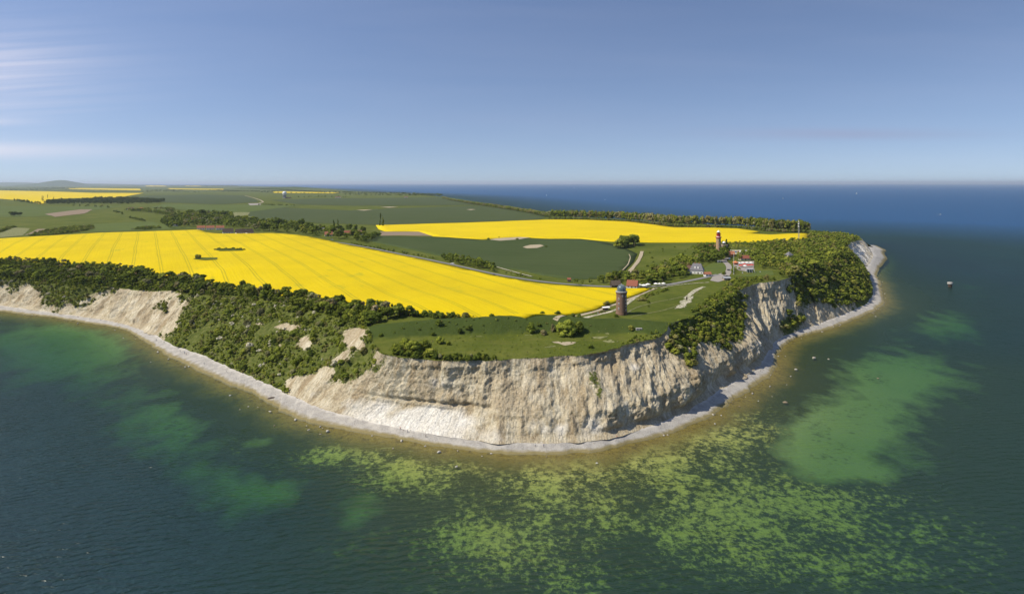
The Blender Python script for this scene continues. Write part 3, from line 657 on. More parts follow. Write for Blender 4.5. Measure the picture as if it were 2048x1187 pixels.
FIELD1 = [(-160, 484), (0, 478), (200, 466.5), (400, 460), (412, 465), (440, 468), (545, 467), (600, 471), (640, 478), (680, 487), (720, 495), (760, 503), (850, 521), (900, 532), (960, 546), (1010, 557), (1080, 568), (1150, 574.5),
          (1240, 578), (1303, 578), (1270, 592), (1235, 603.5), (1190, 620.5), (1150, 628), (1110, 633), (1050, 636), (960, 636), (900, 634), (800, 624), (700, 612), (600, 595), (500, 577), (400, 562), (300, 547), (200, 535), (100, 527), (0, 521), (-160, 516)]
FIELD2 = [(752, 451), (840, 448.5), (1000, 443.5), (1100, 439.5), (1180, 440.5), (1260, 444), (1310, 450), (1350, 455.5), (1400, 455.5), (1450, 456.5), (1490, 459), (1520, 464), (1500, 468), (1540, 470), (1580, 468), (1615, 467.5),
          (1617, 482), (1570, 484), (1500, 485), (1400, 485), (1300, 485), (1220, 483), (1160, 477.5), (1100, 477.5), (1040, 474.5), (965, 479), (900, 474.5), (866, 472.5), (838, 463), (770, 463), (757, 458)]
sheet('rapeseed_field', FIELD1, 'rapeseed', 1.1, 6, .8, 'stuff', 'large yellow flowering rapeseed field behind the cliff-top wood', 'rapeseed', skirt=True)
sheet('rapeseed_field', FIELD2, 'rapeseed_far', 1.1, None, .8, 'stuff', 'yellow rapeseed field between the dark wheat and the far coastal trees', 'rapeseed', skirt=True)
sheet('rapeseed_field', [(-160, 379), (0, 381), (100, 383), (190, 386), (288, 386.3), (240, 395), (140, 397), (112, 402), (80, 408.5), (50, 402), (0, 398), (-160, 394)], 'rapeseed_far', 1.5, None, 0, 'stuff', 'yellow rapeseed field at far left behind the poplar farm', 'rapeseed')
FS = [((130, 376.0), (280, 377.5), (282, 381), (140, 378.5), 'thin yellow rapeseed strip behind a row of roadside trees'), ((335, 376.6), (448, 378), (446, 380.2), (340, 378.5), 'thin yellow rapeseed strip left of the dark far wood'),
      ((545, 383), (680, 385), (668, 387), (548, 386), 'thin yellow rapeseed strip behind the white radome'), ((290, 370.6), (330, 371), (333, 373), (293, 373), 'farthest small yellow rapeseed patch below the left horizon'), ((370, 371.0), (402, 371.3), (402, 372.8), (370, 372.6), 'small far yellow rapeseed patch near the sea horizon')]
for *poly, lab in FS: sheet('rapeseed_field', poly, 'rapeseed_far', 1.5, None, 0, 'stuff', lab, 'rapeseed')
sheet('wheat_field', [(733, 481), (745, 474), (765, 472.5), (860, 474.5), (900, 476), (965, 481), (1040, 478), (1100, 479), (1160, 479), (1195, 483), (1232, 490), (1258, 500), (1274, 508), (1266, 525), (1246, 545), (1225, 556), (1150, 560), (1085, 551), (1040, 541), (995, 536), (950, 527), (880, 512), (800, 495)],
      'wheat', .5, None, .6, 'stuff', 'dark green wheat field below the second yellow field', 'wheat', skirt=True)
sheet('wheat_field', [(460, 430), (560, 415), (700, 421), (800, 416), (900, 413), (960, 411), (1030, 421), (1095, 432), (1080, 439), (1000, 442.5), (840, 447.5), (752, 450), (640, 446), (520, 440)], 'wheat_far', .4, None, 0, 'stuff', 'broad dark green wheat field beyond the village trees', 'wheat')
sheet('wheat_field', [(540, 400), (640, 397), (760, 396), (880, 394.6), (925, 403), (955, 410), (880, 411), (700, 411.5), (600, 409)], 'wheat_far', .5, None, 0, 'stuff', 'far dark wheat field beside the grey radome building', 'wheat')
sheet('wheat_field', [(290, 391), (400, 389), (488, 391), (510, 398), (516, 404), (440, 409), (330, 405), (270, 397)], 'wheat_far', .6, None, 0, 'stuff', 'dark wheat field left of the pale farm track', 'wheat')
sheet('grass_field', [(-160, 418), (0, 412), (150, 413), (250, 412), (100, 432), (0, 434), (-160, 436)], 'young_grass', .3, None, 0, 'stuff', 'dark young grass field around the clump of trees at far left', 'grass')
sheet('grass_field', [(190, 448), (300, 443), (345, 452), (395, 457), (330, 459), (200, 464), (175, 462)], 'young_grass', .3, None, 0, 'stuff', 'light green grass strip behind the large yellow field', 'grass')
sheet('bare_field', [(760, 463.5), (838, 463.5), (866, 472), (800, 471), (762, 471.5)], 'bare_soil', .25, None, 0, label='brown bare field corner beside the yellow field')
sheet('bare_field', [(90, 428), (160, 419), (185, 419), (170, 427), (110, 434)], 'bare_soil', .5, None, 3, label='reddish brown bare field at left')
sheet('bare_field', [(50, 470), (75, 458), (92, 458), (80, 468)], 'bare_soil', .4, None, 1, label='small brown bare plot left of the brown hedge')
sheet('bare_field', [(0, 466), (30, 455), (60, 457), (45, 471), (0, 475)], 'dry_grass', .3, None, 1, label='dull brown fallow plot at the left edge')
sheet('bare_patch', [(980, 480), (1000, 475.5), (1050, 473.8), (1065, 475), (1040, 479), (1000, 482)], 'sand_track', .65, None, 1.5, label='sandy hollow between wheat and yellow field')
sheet('bare_patch', [(1045, 495), (1060, 490.5), (1080, 489.5), (1088, 492), (1075, 496.5), (1055, 497.5)], 'sand_track', .75, None, 1, label='sandy pond rim in the wheat field')
for a, b, w_, lab in [((712, 420.5), (745, 420), 1, 'pale bare streak in the far wheat, left one'), ((760, 414.6), (797, 414.2), 1, 'pale bare streak in the far wheat, middle one'), ((932, 419.4), (952, 419.3), 1, 'pale bare streak in the far wheat, right one')]:
    sheet('bare_patch', [a, ((a[0] + b[0]) / 2, a[1] - .8), b, ((a[0] + b[0]) / 2, a[1] + 1.1)], 'sand_track', .9, None, 0, label=lab)
sheet('pasture', [(330, 408), (440, 410), (520, 409), (600, 412), (560, 416), (470, 428), (440, 425), (300, 415)], 'young_grass', .7, None, 0, label='pale grass headland behind the village')
sheet('pasture', [(440, 432), (470, 425), (500, 425), (495, 432), (520, 440), (480, 442)], 'dry_grass', .9, None, 2, label='dry yellowish pasture behind the village trees')
sheet('pond', [(496, 407), (520, 406.6), (522, 410), (500, 411)], 'paving', .9, None, 0, label='pale hard standing at the end of the farm track')
# fort interior
sheet('bare_patch', [(1102, 683), (1114, 683), (1124, 684), (1138, 683), (1152, 684), (1148, 688), (1130, 690.5), (1118, 687)], 'sand_track', .12, .8, 1.1, label='pale bare excavation patch on the fort meadow')
sheet('bare_patch', [(1184, 675), (1205, 669), (1225, 666), (1222, 671), (1200, 678)], 'dry_grass', .12, 1.0, 1.6, label='dry pale grass patch under the rampart')
sheet('bare_patch', [(1206, 682), (1222, 679), (1229, 684), (1216, 685)], 'dry_grass', .12, 1.0, 1.4, label='dry grass patch close to the cliff edge')
sheet('bare_patch', [(1088, 694), (1110, 691), (1112, 692.5), (1092, 695)], 'dry_grass', .12, 2.5, .4, label='thin dry grass streak left of the excavation patch')
sheet('meadow', [(1462, 552), (1500, 553), (1548, 550), (1545, 541), (1512, 541), (1500, 548)], 'young_grass', .15, None, .5, label='light green lawn beside the cafe terrace')
sheet('meadow', [(1408, 535), (1430, 523), (1448, 523), (1454, 533), (1453, 544), (1430, 550), (1415, 548)], 'young_grass', .15, None, .5, label='green lawn between the grey-roofed house and the lane')
sheet('chalk_patch', [(1350, 617), (1362, 607), (1360, 602), (1373, 596), (1384, 592), (1386, 597), (1380, 605), (1373, 610), (1370, 615), (1358, 616)], 'chalk_path', .14, 1.0, 2.2, label='trodden white chalk patch at the end of the meadow path')
sheet('car_park', [(1456, 500), (1480, 500), (1505, 500.5), (1492, 508), (1462, 509)], 'chalk_path', .3, None, .5, label='sandy car park behind the cafe')
sheet('terrace', [(1470, 523), (1508, 522), (1508, 536), (1496, 543), (1478, 541), (1468, 533)], 'paving', .16, None, .3, label='paved cafe terrace with red parasols')
sheet('forecourt', [(1425, 553), (1445, 545), (1452, 548), (1450, 560), (1436, 564), (1420, 561)], 'paving', .17, None, .5, label='paved turning circle below the lighthouse')
strip('road', [(640, 480), (680, 485.5), (720, 492), (760, 499.5), (800, 508), (850, 517.5), (900, 528), (960, 541.5), (1010, 552), (1060, 560), (1120, 567), (1180, 571.5), (1250, 574), (1310, 573), (1340, 569), (1380, 561), (1410, 555), (1436, 549)], 5.5, 'asphalt', .22, label='grey asphalt road between the yellow field and the wheat')
strip('lane', [(1452, 552), (1457, 544), (1459, 536), (1456, 529), (1450, 524), (1446, 521), (1455, 515)], 6, 'paving', .28, label='paved lane climbing to the lighthouse')
strip('track', [(1110, 640), (1150, 632), (1190, 624), (1235, 607.5), (1262, 596.5), (1290, 584.5), (1312, 576)], 3.6, 'sand_track', .2, .2, label='sandy track along the edge of the large yellow field')
strip('path', [(1160, 637), (1195, 630), (1228, 622), (1246, 612), (1262, 601), (1275, 592)], 3.0, 'chalk_path', .2, .3, label='pale path leading to the brick tower')
strip('path', [(1252, 629), (1258, 622), (1270, 616), (1285, 611), (1310, 604), (1345, 598), (1375, 591)], 1.3, 'trodden_grass', .16, .3, label='narrow trodden path across the meadow behind the brick tower')
strip('path', [(1408, 573.5), (1398, 577), (1388, 582), (1380, 589), (1372, 597)], 4.0, 'chalk_path', .2, .4, label='white chalk path running down the meadow')
strip('path', [(1262, 634), (1300, 626), (1340, 617), (1352, 612)], 1.2, 'trodden_grass', .16, .3, label='faint trodden path below the brick tower')
strip('path', [(1322, 576), (1345, 570.5), (1385, 566.5), (1418, 564.5)], 1.6, 'chalk_path', .2, .2, label='thin pale footpath beside the road bend')
strip('track', [(1284, 503), (1281, 514), (1274, 526), (1264, 538), (1253, 550)], 4.5, 'sand_track', .6, .3, label='brown farm track beside the wheat field')
strip('track', [(490, 391.3), (506, 395.5), (520, 400), (527, 404), (518, 407)], 9, 'sand_track', 1.0, 0, label='pale farm track winding towards the far fields')
strip('track', [(992, 534), (1005, 538), (1028, 544), (1040, 548), (1065, 554)], 2.4, 'chalk_path', .7, .3, label='short pale track at the lower edge of the wheat')
strip('track', [(1258, 509), (1261, 515), (1256, 530), (1245, 541)], 1.2, 'sand_track', .7, .3, label='wheel track through the right end of the wheat field')
strip('path', [(940, 672.5), (1010, 671), (1065, 670)], 1.4, 'dry_grass', .1, .6, label='dry grass line along the foot of the rampart')
# ------------------------------------------------------------------ vegetation
t = NT('leaves')
tint = t.attr('tint'); oi = t.n('ShaderNodeObjectInfo').outputs['Random']
c = t.ramp(tint, [(0, (.082, .112, .019)), (.2, (.138, .170, .026)), (.4, (.200, .232, .033)), (.55, (.28, .295, .042)), (.68, (.195, .172, .050)), (.80, (.27, .275, .14)), (.90, (.28, .19, .07)), (1, (.70, .66, .50))])
lv = t.noise(1.2, 2, .6, vec=t.n('ShaderNodeTexCoord').outputs['Object'])
br = t.math('MULTIPLY', t.rng(oi, 0, 1, .78, 1.25), t.rng(lv, .3, .7, .75, 1.25))
c = t.mix(1.0, c, t.n('ShaderNodeCombineXYZ', {0: br, 1: br, 2: br}).outputs[0], 'MULTIPLY')
d = t.n('ShaderNodeBsdfDiffuse', {'Color': c}).outputs[0]; tl = t.n('ShaderNodeBsdfTranslucent', {'Color': c}).outputs[0]
t.done(t.n('ShaderNodeMixShader', {0: .22, 1: d, 2: tl}).outputs[0])
plain('bark', (.11, .085, .06), .95, .05)

def ico(sub=0):
    bm = bmesh.new(); bmesh.ops.create_icosphere(bm, subdivisions=sub + 1, radius=1)
    bm.verts.ensure_lookup_table()
    v_ = np.array([q.co[:] for q in bm.verts]); f_ = np.array([[q.index for q in f.verts] for f in bm.faces]); bm.free(); return v_, f_
ICO_V, ICO_F = ico(0)
def crown(seed, nclump, nleaf, leaf, shape):
    """unit crown: height 1, width 1; clumps of small leaf faces round solid cores"""
    r = np.random.default_rng(seed); Vs, Ts = [], []; n = 0
    for k in range(nclump):
        u = r.uniform(0, 2 * math.pi); h = r.uniform(0, 1)
        if shape == 'shrub': zc = .16 + .62 * h; rad = .36 * math.sqrt(max(0, 1 - (h * .95) ** 2)) * r.uniform(.35, 1) ** .5; cr = r.uniform(.15, .24)
        elif shape == 'column': zc = .12 + .78 * h; rad = .26 * (1 - h * .75) * r.uniform(.3, 1); cr = r.uniform(.09, .15)
        elif shape == 'cone': zc = .15 + .75 * h; rad = .36 * (1 - h) * r.uniform(.3, 1); cr = .07 + .10 * (1 - h)
        else: zc = .34 + .52 * h; rad = .36 * math.sqrt(max(.04, 1 - ((h - .42) / .62) ** 2)) * r.uniform(.4, 1) ** .5; cr = r.uniform(.12, .20)
        cz = cr * (.75 if shape != 'column' else 1.4)
        ctr = np.array([rad * math.cos(u), rad * math.sin(u), zc])
        vv = ICO_V * np.array([cr, cr, cz]) * .86 * (1 + .22 * r.standard_normal((len(ICO_V), 1)).clip(-1, 1)) + ctr
        Vs.append(vv); Ts.append(ICO_F + n); n += len(vv)
        d = r.standard_normal((nleaf, 3)); d[:, 2] = np.abs(d[:, 2]) * .9 - .25; d /= np.linalg.norm(d, axis=1)[:, None]
        p = ctr + d * np.array([cr, cr, cz]) * r.uniform(.85, 1.15, (nleaf, 1))
        nn = d + .55 * r.standard_normal((nleaf, 3)); nn /= np.linalg.norm(nn, axis=1)[:, None]
        a = np.cross(nn, r.standard_normal((nleaf, 3))); a /= np.linalg.norm(a, axis=1)[:, None]; b = np.cross(nn, a)
        s = leaf * r.uniform(.6, 1.3, (nleaf, 1))
        q = np.stack([p - a * s - .6 * b * s, p + a * s - .6 * b * s, p + b * s * 1.1], 1).reshape(-1, 3)
        Vs.append(q); Ts.append(np.arange(len(q)).reshape(-1, 3) + n); n += len(q)
    V_ = np.concatenate(Vs); V_[:, 2] = np.maximum(V_[:, 2], 0.0)
    return V_, np.concatenate(Ts)
def trunk_mesh(seed, hh=.62, rad=.028):
    r = np.random.default_rng(seed); vs, qs = [], []
    def tube(p0, p1, r0, r1):
        p0, p1 = np.array(p0), np.array(p1); d = p1 - p0; d /= np.linalg.norm(d); a = np.cross(d, (.3, 1, .2)); a /= np.linalg.norm(a); b = np.cross(d, a); s = sum(len(x) for x in vs)
        ring = [(math.cos(k * math.pi / 3), math.sin(k * math.pi / 3)) for k in range(6)]
        vs.append(np.array([p0 + (a * c_ + b * s_) * r0 for c_, s_ in ring] + [p1 + (a * c_ + b * s_) * r1 for c_, s_ in ring]))
        qs.extend([(s + k, s + (k + 1) % 6, s + 6 + (k + 1) % 6, s + 6 + k) for k in range(6)])
    tube((0, 0, -.06), (.01, 0, hh * .55), rad * 1.3, rad * .9); tube((.01, 0, hh * .55), (0, .01, hh), rad * .9, rad * .4)
    for k in range(4):
        u = k * 1.57 + r.uniform(0, .8); z0 = hh * r.uniform(.42, .62)
        tube((.01, 0, z0), (.22 * math.cos(u), .22 * math.sin(u), z0 + r.uniform(.14, .24)), rad * .55, rad * .2)
    return mesh_np('trunk', np.concatenate(vs), quads=qs)
SHAPES = ['tree', 'shrub', 'column', 'cone']
LO = {s: [crown(100 + i + 10 * k, 8 if s != 'column' else 7, 12, .085, s) for i in range(6)] for k, s in enumerate(SHAPES)}
TINTS = [.02, .12, .22, .32, .42, .52, .60, .68, .76, .84, .90, 1.0]
HI_CACHE = {}
def hi_mesh(shape, tint, var):
    k = (shape, tint, var)
    if k not in HI_CACHE:
        V_, T_ = crown(500 + hash((shape == 'tree', shape == 'shrub', var)) % 400 + var, 24, 30, .045, shape)
        tv = np.full(len(V_), tint) + .05 * np.random.default_rng(var).standard_normal(len(V_) // 3 + 1).repeat(3)[:len(V_)]
        me = mesh_np('crown' if shape != 'shrub' else 'foliage', V_, tris=T_, attrs={'tint': np.clip(tv, 0, 1)}); me.materials.append(MATS['leaves']); HI_CACHE[k] = me
    return HI_CACHE[k]
TRUNKS = [trunk_mesh(i) for i in range(3)]
for m_ in TRUNKS: m_.materials.append(MATS['bark'])
def plant(name, label, cat, x, y, z, h, w, shape, tint, var=0, group=None):
    tint = min(TINTS, key=lambda q: abs(q - tint)); rz = RNG.uniform(0, 6.28)
    if shape == 'shrub':
        return link(name, hi_mesh(shape, tint, var), None, None, (x, y, z - .08 * h), rz, (w, w, h), label=label, category=cat, group=group)
    o = thing(name, label, cat, (x, y, z - .02 * h), rz, group, (w, w, h))
    link('trunk', TRUNKS[var % 3], None, o); link('crown', hi_mesh(shape, tint, var), None, o)
    return o
PLANTS = []     # x y z h w shape tint area
def put(x, y, z, h, w, shape, tint, area): PLANTS.append((float(x), float(y), float(z), float(h), float(w), shape, float(tint), area))
MIX = {'coast': ([.02, .12, .22, .32, .42, .52, .68, .76, .84, .90], [.10, .20, .26, .18, .09, .04, .03, .05, .04, .01]),
       'slope': ([.02, .12, .22, .32, .42, .52, .68, .76, 1.0], [.03, .07, .15, .20, .20, .14, .12, .06, .03]),
       'cape': ([.02, .12, .22, .32, .42, .52, .60, .68, .76], [.05, .14, .22, .20, .12, .05, .10, .10, .02]),
       'village': ([.02, .12, .22, .32, .42, .52, .68, .76], [.14, .20, .22, .18, .10, .05, .07, .04]),
       'strip': ([.12, .22, .32, .60, .68, .76, .84], [.12, .18, .18, .16, .14, .12, .10]), 'dark': ([.02, .12, .22], [.5, .3, .2])}
def tint_of(m): v_, p = MIX[m]; return RNG.choice(v_, p=np.array(p) / sum(p))
class Spacer:
    def __init__(s, d): s.d = d; s.g = {}
    def ok(s, x, y, d=None):
        d = d or s.d; i, j = int(x // s.d), int(y // s.d)
        for a in (-1, 0, 1):
            for b in (-1, 0, 1):
                for q in s.g.get((i + a, j + b), ()):
                    if (q[0] - x) ** 2 + (q[1] - y) ** 2 < d * d: return False
        s.g.setdefault((i, j), []).append((x, y)); return True
def wood(area, poly_px, spacing, h, mixn, shape='tree', wf=(.75, 1.1), tries=9, keep=1.0, holes=()):
    poly = at_many(poly_px)[:, :2]; x0, y0 = poly.min(0); x1, y1 = poly.max(0)
    A = (x1 - x0) * (y1 - y0); n = int(A / spacing ** 2 * tries * .35) + 60
    xs, ys = RNG.uniform(x0, x1, n), RNG.uniform(y0, y1, n); k = inside(poly, xs, ys); xs, ys = xs[k], ys[k]; zs = zt(xs, ys); sp = Spacer(spacing)
    cl = fbm(xs / 25, ys / 25, 3.3)
    for x, y, z, q in zip(xs, ys, zs, cl):
        if RNG.random() > keep or any((x - a) ** 2 + (y - b) ** 2 < r * r for a, b, r in holes): continue
        if sp.ok(x, y):
            hh = RNG.uniform(*h) * (1 + .15 * q); put(x, y, z, hh, hh * RNG.uniform(*wf), shape, tint_of(mixn), area)
def row(area, line_px, spacing, h, mixn, shape='tree', wf=(.75, 1.05), jit=.3, rows=1, rowgap=6, gap=0.0):
    w = at_many(line_px)[:, :2]; p = densify(w, spacing, closed=False)
    for k in range(rows):
        q = p + RNG.uniform(-jit, jit, p.shape) * spacing + np.array([0, rowgap * k])
        for (x, y), z in zip(q, zt(q[:, 0], q[:, 1])):
            if RNG.random() < gap: continue
            hh = RNG.uniform(*h); put(x, y, z, hh, hh * RNG.uniform(*wf), shape, tint_of(mixn), area)
# cliff thickets: grown on the cliff surface wherever it is vegetated
fl = cv.reshape(-1, 3); fq = QX.ravel(); vg = vegn.ravel(); vv_ = np.broadcast_to(v, PX.shape).ravel(); order = RNG.permutation(len(fl)); sp = Spacer(2.6); cnt = 0
for i in order[:150000]:
    if vg[i] < .52 or vv_[i] < (.015 if fq[i] < 1330 else .07) or vv_[i] > .985: continue
    x, y, z = fl[i]; q = fq[i]
    if q > 2200 or q < -260: continue
    if q < 330: h = RNG.uniform(2.2, 4.2); a = 'slope_far_left'; m_ = 'slope'; sp_d = 2.6
    elif q < 760: h = RNG.uniform(1.0, 3.4) * (1.6 if RNG.random() < .18 else 1); a = 'slope_left'; m_ = 'slope'; sp_d = 2.4
    elif q < 1330: h = RNG.uniform(.4, 1.2); a = 'ledge'; m_ = 'slope'; sp_d = 2.2
    elif q < 1565: h = RNG.uniform(2.0, 4.6); a = 'slope_mid'; m_ = 'cape'; sp_d = 2.5
    else: h = RNG.uniform(2.4, 6.0) * (1.3 if RNG.random() < .12 else 1); a = 'slope_right'; m_ = 'cape'; sp_d = 2.6
    if not sp.ok(x, y, sp_d if q < 1565 else 2.6): continue
    if a == 'slope_left' and fbm(np.array([x / 9]), np.array([y / 9]), 77.7, o=2)[0] > .30: continue
    if a == 'slope_right' and RNG.random() < .30: continue
    put(x, y, z, h, h * RNG.uniform(1.0, 1.45), 'shrub', tint_of(m_), a); cnt += 1
tpx = project(Tc[:, 0], Tc[:, 1], zT)[0]; last = np.array([1e9, 1e9])
for i in range(NC):
    if -200 < tpx[i] < 735 and np.hypot(*(Tc[i] - last)) > 2.6:
        last = Tc[i]; p = Tc[i] - out[i] * RNG.uniform(.5, 4.5); hh = RNG.uniform(2.4, 5); put(p[0], p[1], zt(p[0], p[1])[0], hh, hh * RNG.uniform(.9, 1.3), 'shrub', tint_of('coast'), 'wood_edge')
wood('coastal_wood', [(-200, 522), (0, 523), (100, 528), (200, 536), (300, 548), (400, 563), (500, 578), (600, 596), (700, 613), (790, 626), (850, 634), (800, 637), (760, 642), (738, 653), (675, 637), (600, 614), (520, 599), (440, 591), (370, 587), (310, 580.5), (260, 576), (170, 572), (110, 566), (45, 560), (-40, 553), (-200, 545)],
     4.0, (4.5, 10.0), 'coast', wf=(.65, 1.25))
row('coastal_wood', [(800, 628), (850, 633), (900, 636), (930, 636)], 4, (3, 5), 'coast', 'shrub', (1, 1.3), .5, 2, 3)
wood('cape_wood', [(1508, 495), (1560, 487), (1618, 486), (1622, 468), (1700, 472), (1716, 478), (1700, 487), (1688, 494), (1692, 503), (1675, 519), (1650, 532), (1610, 546), (1580, 556), (1562, 553), (1552, 538), (1520, 538), (1510, 528), (1510, 510)], 5.0, (4.5, 10), 'cape', wf=(.65, 1.3), holes=[(*at(1578, 520)[:2], 6)])
wood('lighthouse_wood', [(1318, 538), (1340, 524), (1385, 516), (1420, 512), (1440, 520), (1440, 516), (1395, 528), (1375, 540), (1372, 552), (1340, 562), (1310, 566), (1290, 562), (1300, 550)], 6.0, (6, 10), 'cape', holes=[(*at(1437, 512)[:2], 9), (*at(1393, 545)[:2], 12)])
wood('lighthouse_wood', [(1395, 515), (1410, 500), (1430, 500), (1455, 506), (1458, 516), (1440, 524), (1415, 527), (1398, 524)], 6.5, (8, 12), 'dark', holes=[(*at(1437, 512)[:2], 8), (*at(1425, 503)[:2], 7), (*at(1415, 515)[:2], 6)])
wood('lighthouse_wood', [(1380, 500), (1400, 492), (1430, 490), (1500, 488), (1560, 487), (1500, 498), (1455, 499), (1430, 500), (1400, 508)], 6.5, (5, 8), 'cape', holes=[(*at(1437, 512)[:2], 8)])
wood('lighthouse_wood', [(1474, 515), (1490, 509), (1512, 507), (1514, 520), (1500, 521), (1480, 521)], 5.5, (6, 9), 'cape')
row('lighthouse_wood', [(1462, 547), (1470, 540), (1476, 541)], 5, (4, 6), 'cape')
wood('hamlet_wood', [(1195, 565), (1225, 557), (1250, 552), (1300, 556), (1330, 566), (1290, 568), (1270, 565), (1235, 566), (1205, 569)], 6, (6, 10), 'cape', holes=[(*at(1265, 574)[:2], 10), (*at(1233, 572)[:2], 9)])
row('hamlet_wood', [(1150, 570), (1180, 568), (1200, 566)], 7, (4, 7), 'cape', gap=.3)
wood('cliff_top_scrub', [(1378, 628), (1400, 612), (1430, 590), (1455, 570), (1468, 562), (1500, 556), (1545, 556), (1552, 560), (1512, 564), (1480, 578), (1450, 600), (1412, 617)], 3.4, (2.4, 4.6), 'cape', 'shrub', (1.0, 1.35))
wood('cliff_top_scrub', [(1240, 685), (1270, 672), (1300, 664), (1326, 664), (1330, 671), (1292, 680), (1250, 690)], 3.2, (1.6, 3.2), 'cape', 'shrub', (1.0, 1.4), keep=.8)
row('coast_strip', [(1100, 436), (1160, 437.5), (1240, 440.5), (1310, 446), (1350, 451.5), (1400, 452), (1450, 453), (1500, 455.5), (1540, 461), (1610, 464)], 5.5, (19, 26), 'strip', 'tree', (.42, .62), .4, 3, -7)
row('coast_strip_low', [(1100, 438), (1160, 439), (1240, 442.5), (1310, 448.5), (1350, 454), (1400, 454.3), (1450, 455.3), (1500, 458), (1540, 463), (1610, 465.5)], 5, (5, 9), 'strip', 'shrub', (.9, 1.3), .5)
row('coast_strip', [(885, 396), (905, 401), (930, 405.5), (960, 410), (1000, 416), (1050, 424), (1095, 433)], 9, (9, 15), 'strip', 'tree', (.9, 1.3), .5, 3, -12)
row('coast_strip', [(480, 377), (560, 380), (640, 385), (720, 386.5), (800, 388), (880, 392)], 38, (14, 22), 'dark', 'tree', (1, 1.6), .5, 2, 60)
wood('village_wood', [(322, 448), (335, 437), (380, 428), (430, 428), (462, 430), (465, 440), (520, 446), (600, 452), (660, 464), (700, 470), (730, 478), (720, 484), (668, 478), (630, 473), (580, 466), (510, 462), (470, 456), (440, 452), (400, 452), (370, 455), (340, 458)], 12, (10, 18), 'village', wf=(.75, 1.05), tries=8,
     holes=[(at(p, q)[0], at(p, q)[1] - 14, 24) for p, q in [(402, 459), (421, 458.5), (440, 459), (457, 465), (482, 466), (499, 466.5), (657, 472), (698, 470), (714, 469), (644, 461), (668, 464), (390, 440), (375, 443)]])
wood('village_wood', [(720, 484), (735, 478), (752, 470), (760, 473), (745, 481), (728, 487)], 7, (8, 12), 'dark')
wood('farm_wood', [(88, 407), (110, 403), (150, 403), (200, 399), (250, 398), (330, 403), (320, 407), (240, 409), (160, 408), (100, 410)], 20, (14, 24), 'dark', wf=(.8, 1.1), tries=6)
row('poplars', [(86, 402), (88, 402)], 20, (34, 40), 'dark', 'column', (.22, .28), .2); row('poplars', [(98, 401), (111, 401)], 32, (34, 42), 'dark', 'column', (.2, .26), .3)
row('poplars', [(759 - 0, 452), (762, 452)], 30, (30, 34), 'dark', 'column', (.25, .3)); row('poplars', [(668, 459), (676, 459.5)], 9, (24, 30), 'dark', 'column', (.28, .34), .2)
row('avenue', [(130, 380.4), (180, 381), (230, 382), (280, 383)], 90, (12, 18), 'dark', 'tree', (1.1, 1.6), .4, gap=.15)
row('far_hedge', [(0, 378.5), (60, 378), (130, 377)], 70, (10, 16), 'dark', 'tree', (1.4, 2.4), .5, 2, 60); row('far_hedge', [(280, 384), (330, 383), (400, 385), (470, 384)], 90, (10, 16), 'dark', 'tree', (1.4, 2.4), .5)
row('far_hedge', [(0, 381), (40, 380.5), (95, 380)], 45, (12, 20), 'dark', 'tree', (1.2, 2), .5, 2, 80); row('far_hedge', [(60, 377.5), (100, 377), (135, 377.5)], 60, (16, 24), 'dark', 'tree', (1.3, 2.2), .5, 3, 120)
row('far_hedge', [(290, 382), (330, 381.5), (355, 382)], 60, (14, 20), 'dark', 'tree', (1.2, 2), .5, 3, 90); row('far_hedge', [(420, 381), (470, 383), (545, 384)], 60, (14, 20), 'dark', 'tree', (1.2, 2), .5, 3, 90); row('far_hedge', [(0, 370.5), (120, 371), (300, 371.5), (460, 373)], 260, (24, 36), 'dark', 'tree', (3, 6), .5, 2, 900)
row('far_hedge', [(690, 389.5), (760, 390.5), (830, 391.5), (880, 393)], 45, (9, 15), 'dark', 'tree', (1.3, 2), .5, 2, 50); row('far_hedge', [(255, 421), (290, 424), (320, 428), (340, 432)], 15, (8, 14), 'village', 'tree', (1.0, 1.5), .6, 2, 22)
row('far_hedge', [(0, 373), (100, 373.5), (220, 373)], 200, (14, 22), 'dark', 'tree', (2, 4), .5, 2, 300); row('far_hedge', [(200, 370.8), (480, 371.6)], 350, (20, 30), 'dark', 'tree', (4, 8), .5)
row('far_hedge', [(520, 384.5), (560, 386), (620, 387), (690, 388), (760, 389)], 60, (9, 15), 'dark', 'tree', (1.4, 2.2), .5, gap=.2); row('far_hedge', [(600, 395), (640, 394), (690, 395)], 26, (8, 13), 'dark', 'tree', (1.2, 1.8), .5)
row('far_hedge', [(520, 410), (550, 411), (590, 412)], 16, (6, 9), 'dark', 'tree', (1.2, 1.8), .5); row('far_hedge', [(262, 423), (300, 419), (330, 418), (345, 424)], 16, (7, 12), 'village', 'tree', (1.1, 1.6), .6, 2, 20)
row('field_trees', [(230, 425), (240, 430)], 40, (9, 12), 'dark'); row('field_trees', [(258, 437), (280, 442), (288, 444)], 14, (6, 9), 'dark'); row('field_trees', [(30, 402), (46, 404.5), (60, 407), (78, 409)], 40, (14, 18), 'dark', 'tree', (.8, 1.1), .3)
row('field_trees', [(145, 412), (165, 413), (195, 414), (215, 416)], 40, (8, 12), 'village', 'tree', (1, 1.4), .4)
wood('hedge', [(60, 472), (90, 462), (150, 454), (185, 452), (188, 457), (160, 464), (90, 472)], 6.5, (4, 7), 'cape', 'shrub', (1.2, 1.6)); wood('hedge', [(262, 459), (290, 454), (322, 453), (320, 457), (290, 460)], 7, (4, 6), 'village', 'shrub', (1.2, 1.6))
row('hedge', [(0, 464), (20, 456), (30, 455)], 9, (5, 8), 'cape', 'shrub', (1.2, 1.6))
row('hedge', [(700, 486), (760, 497.5), (810, 507), (870, 517.5)], 5.5, (2, 4.2), 'village', 'shrub', (1, 1.3), .4, gap=.2)
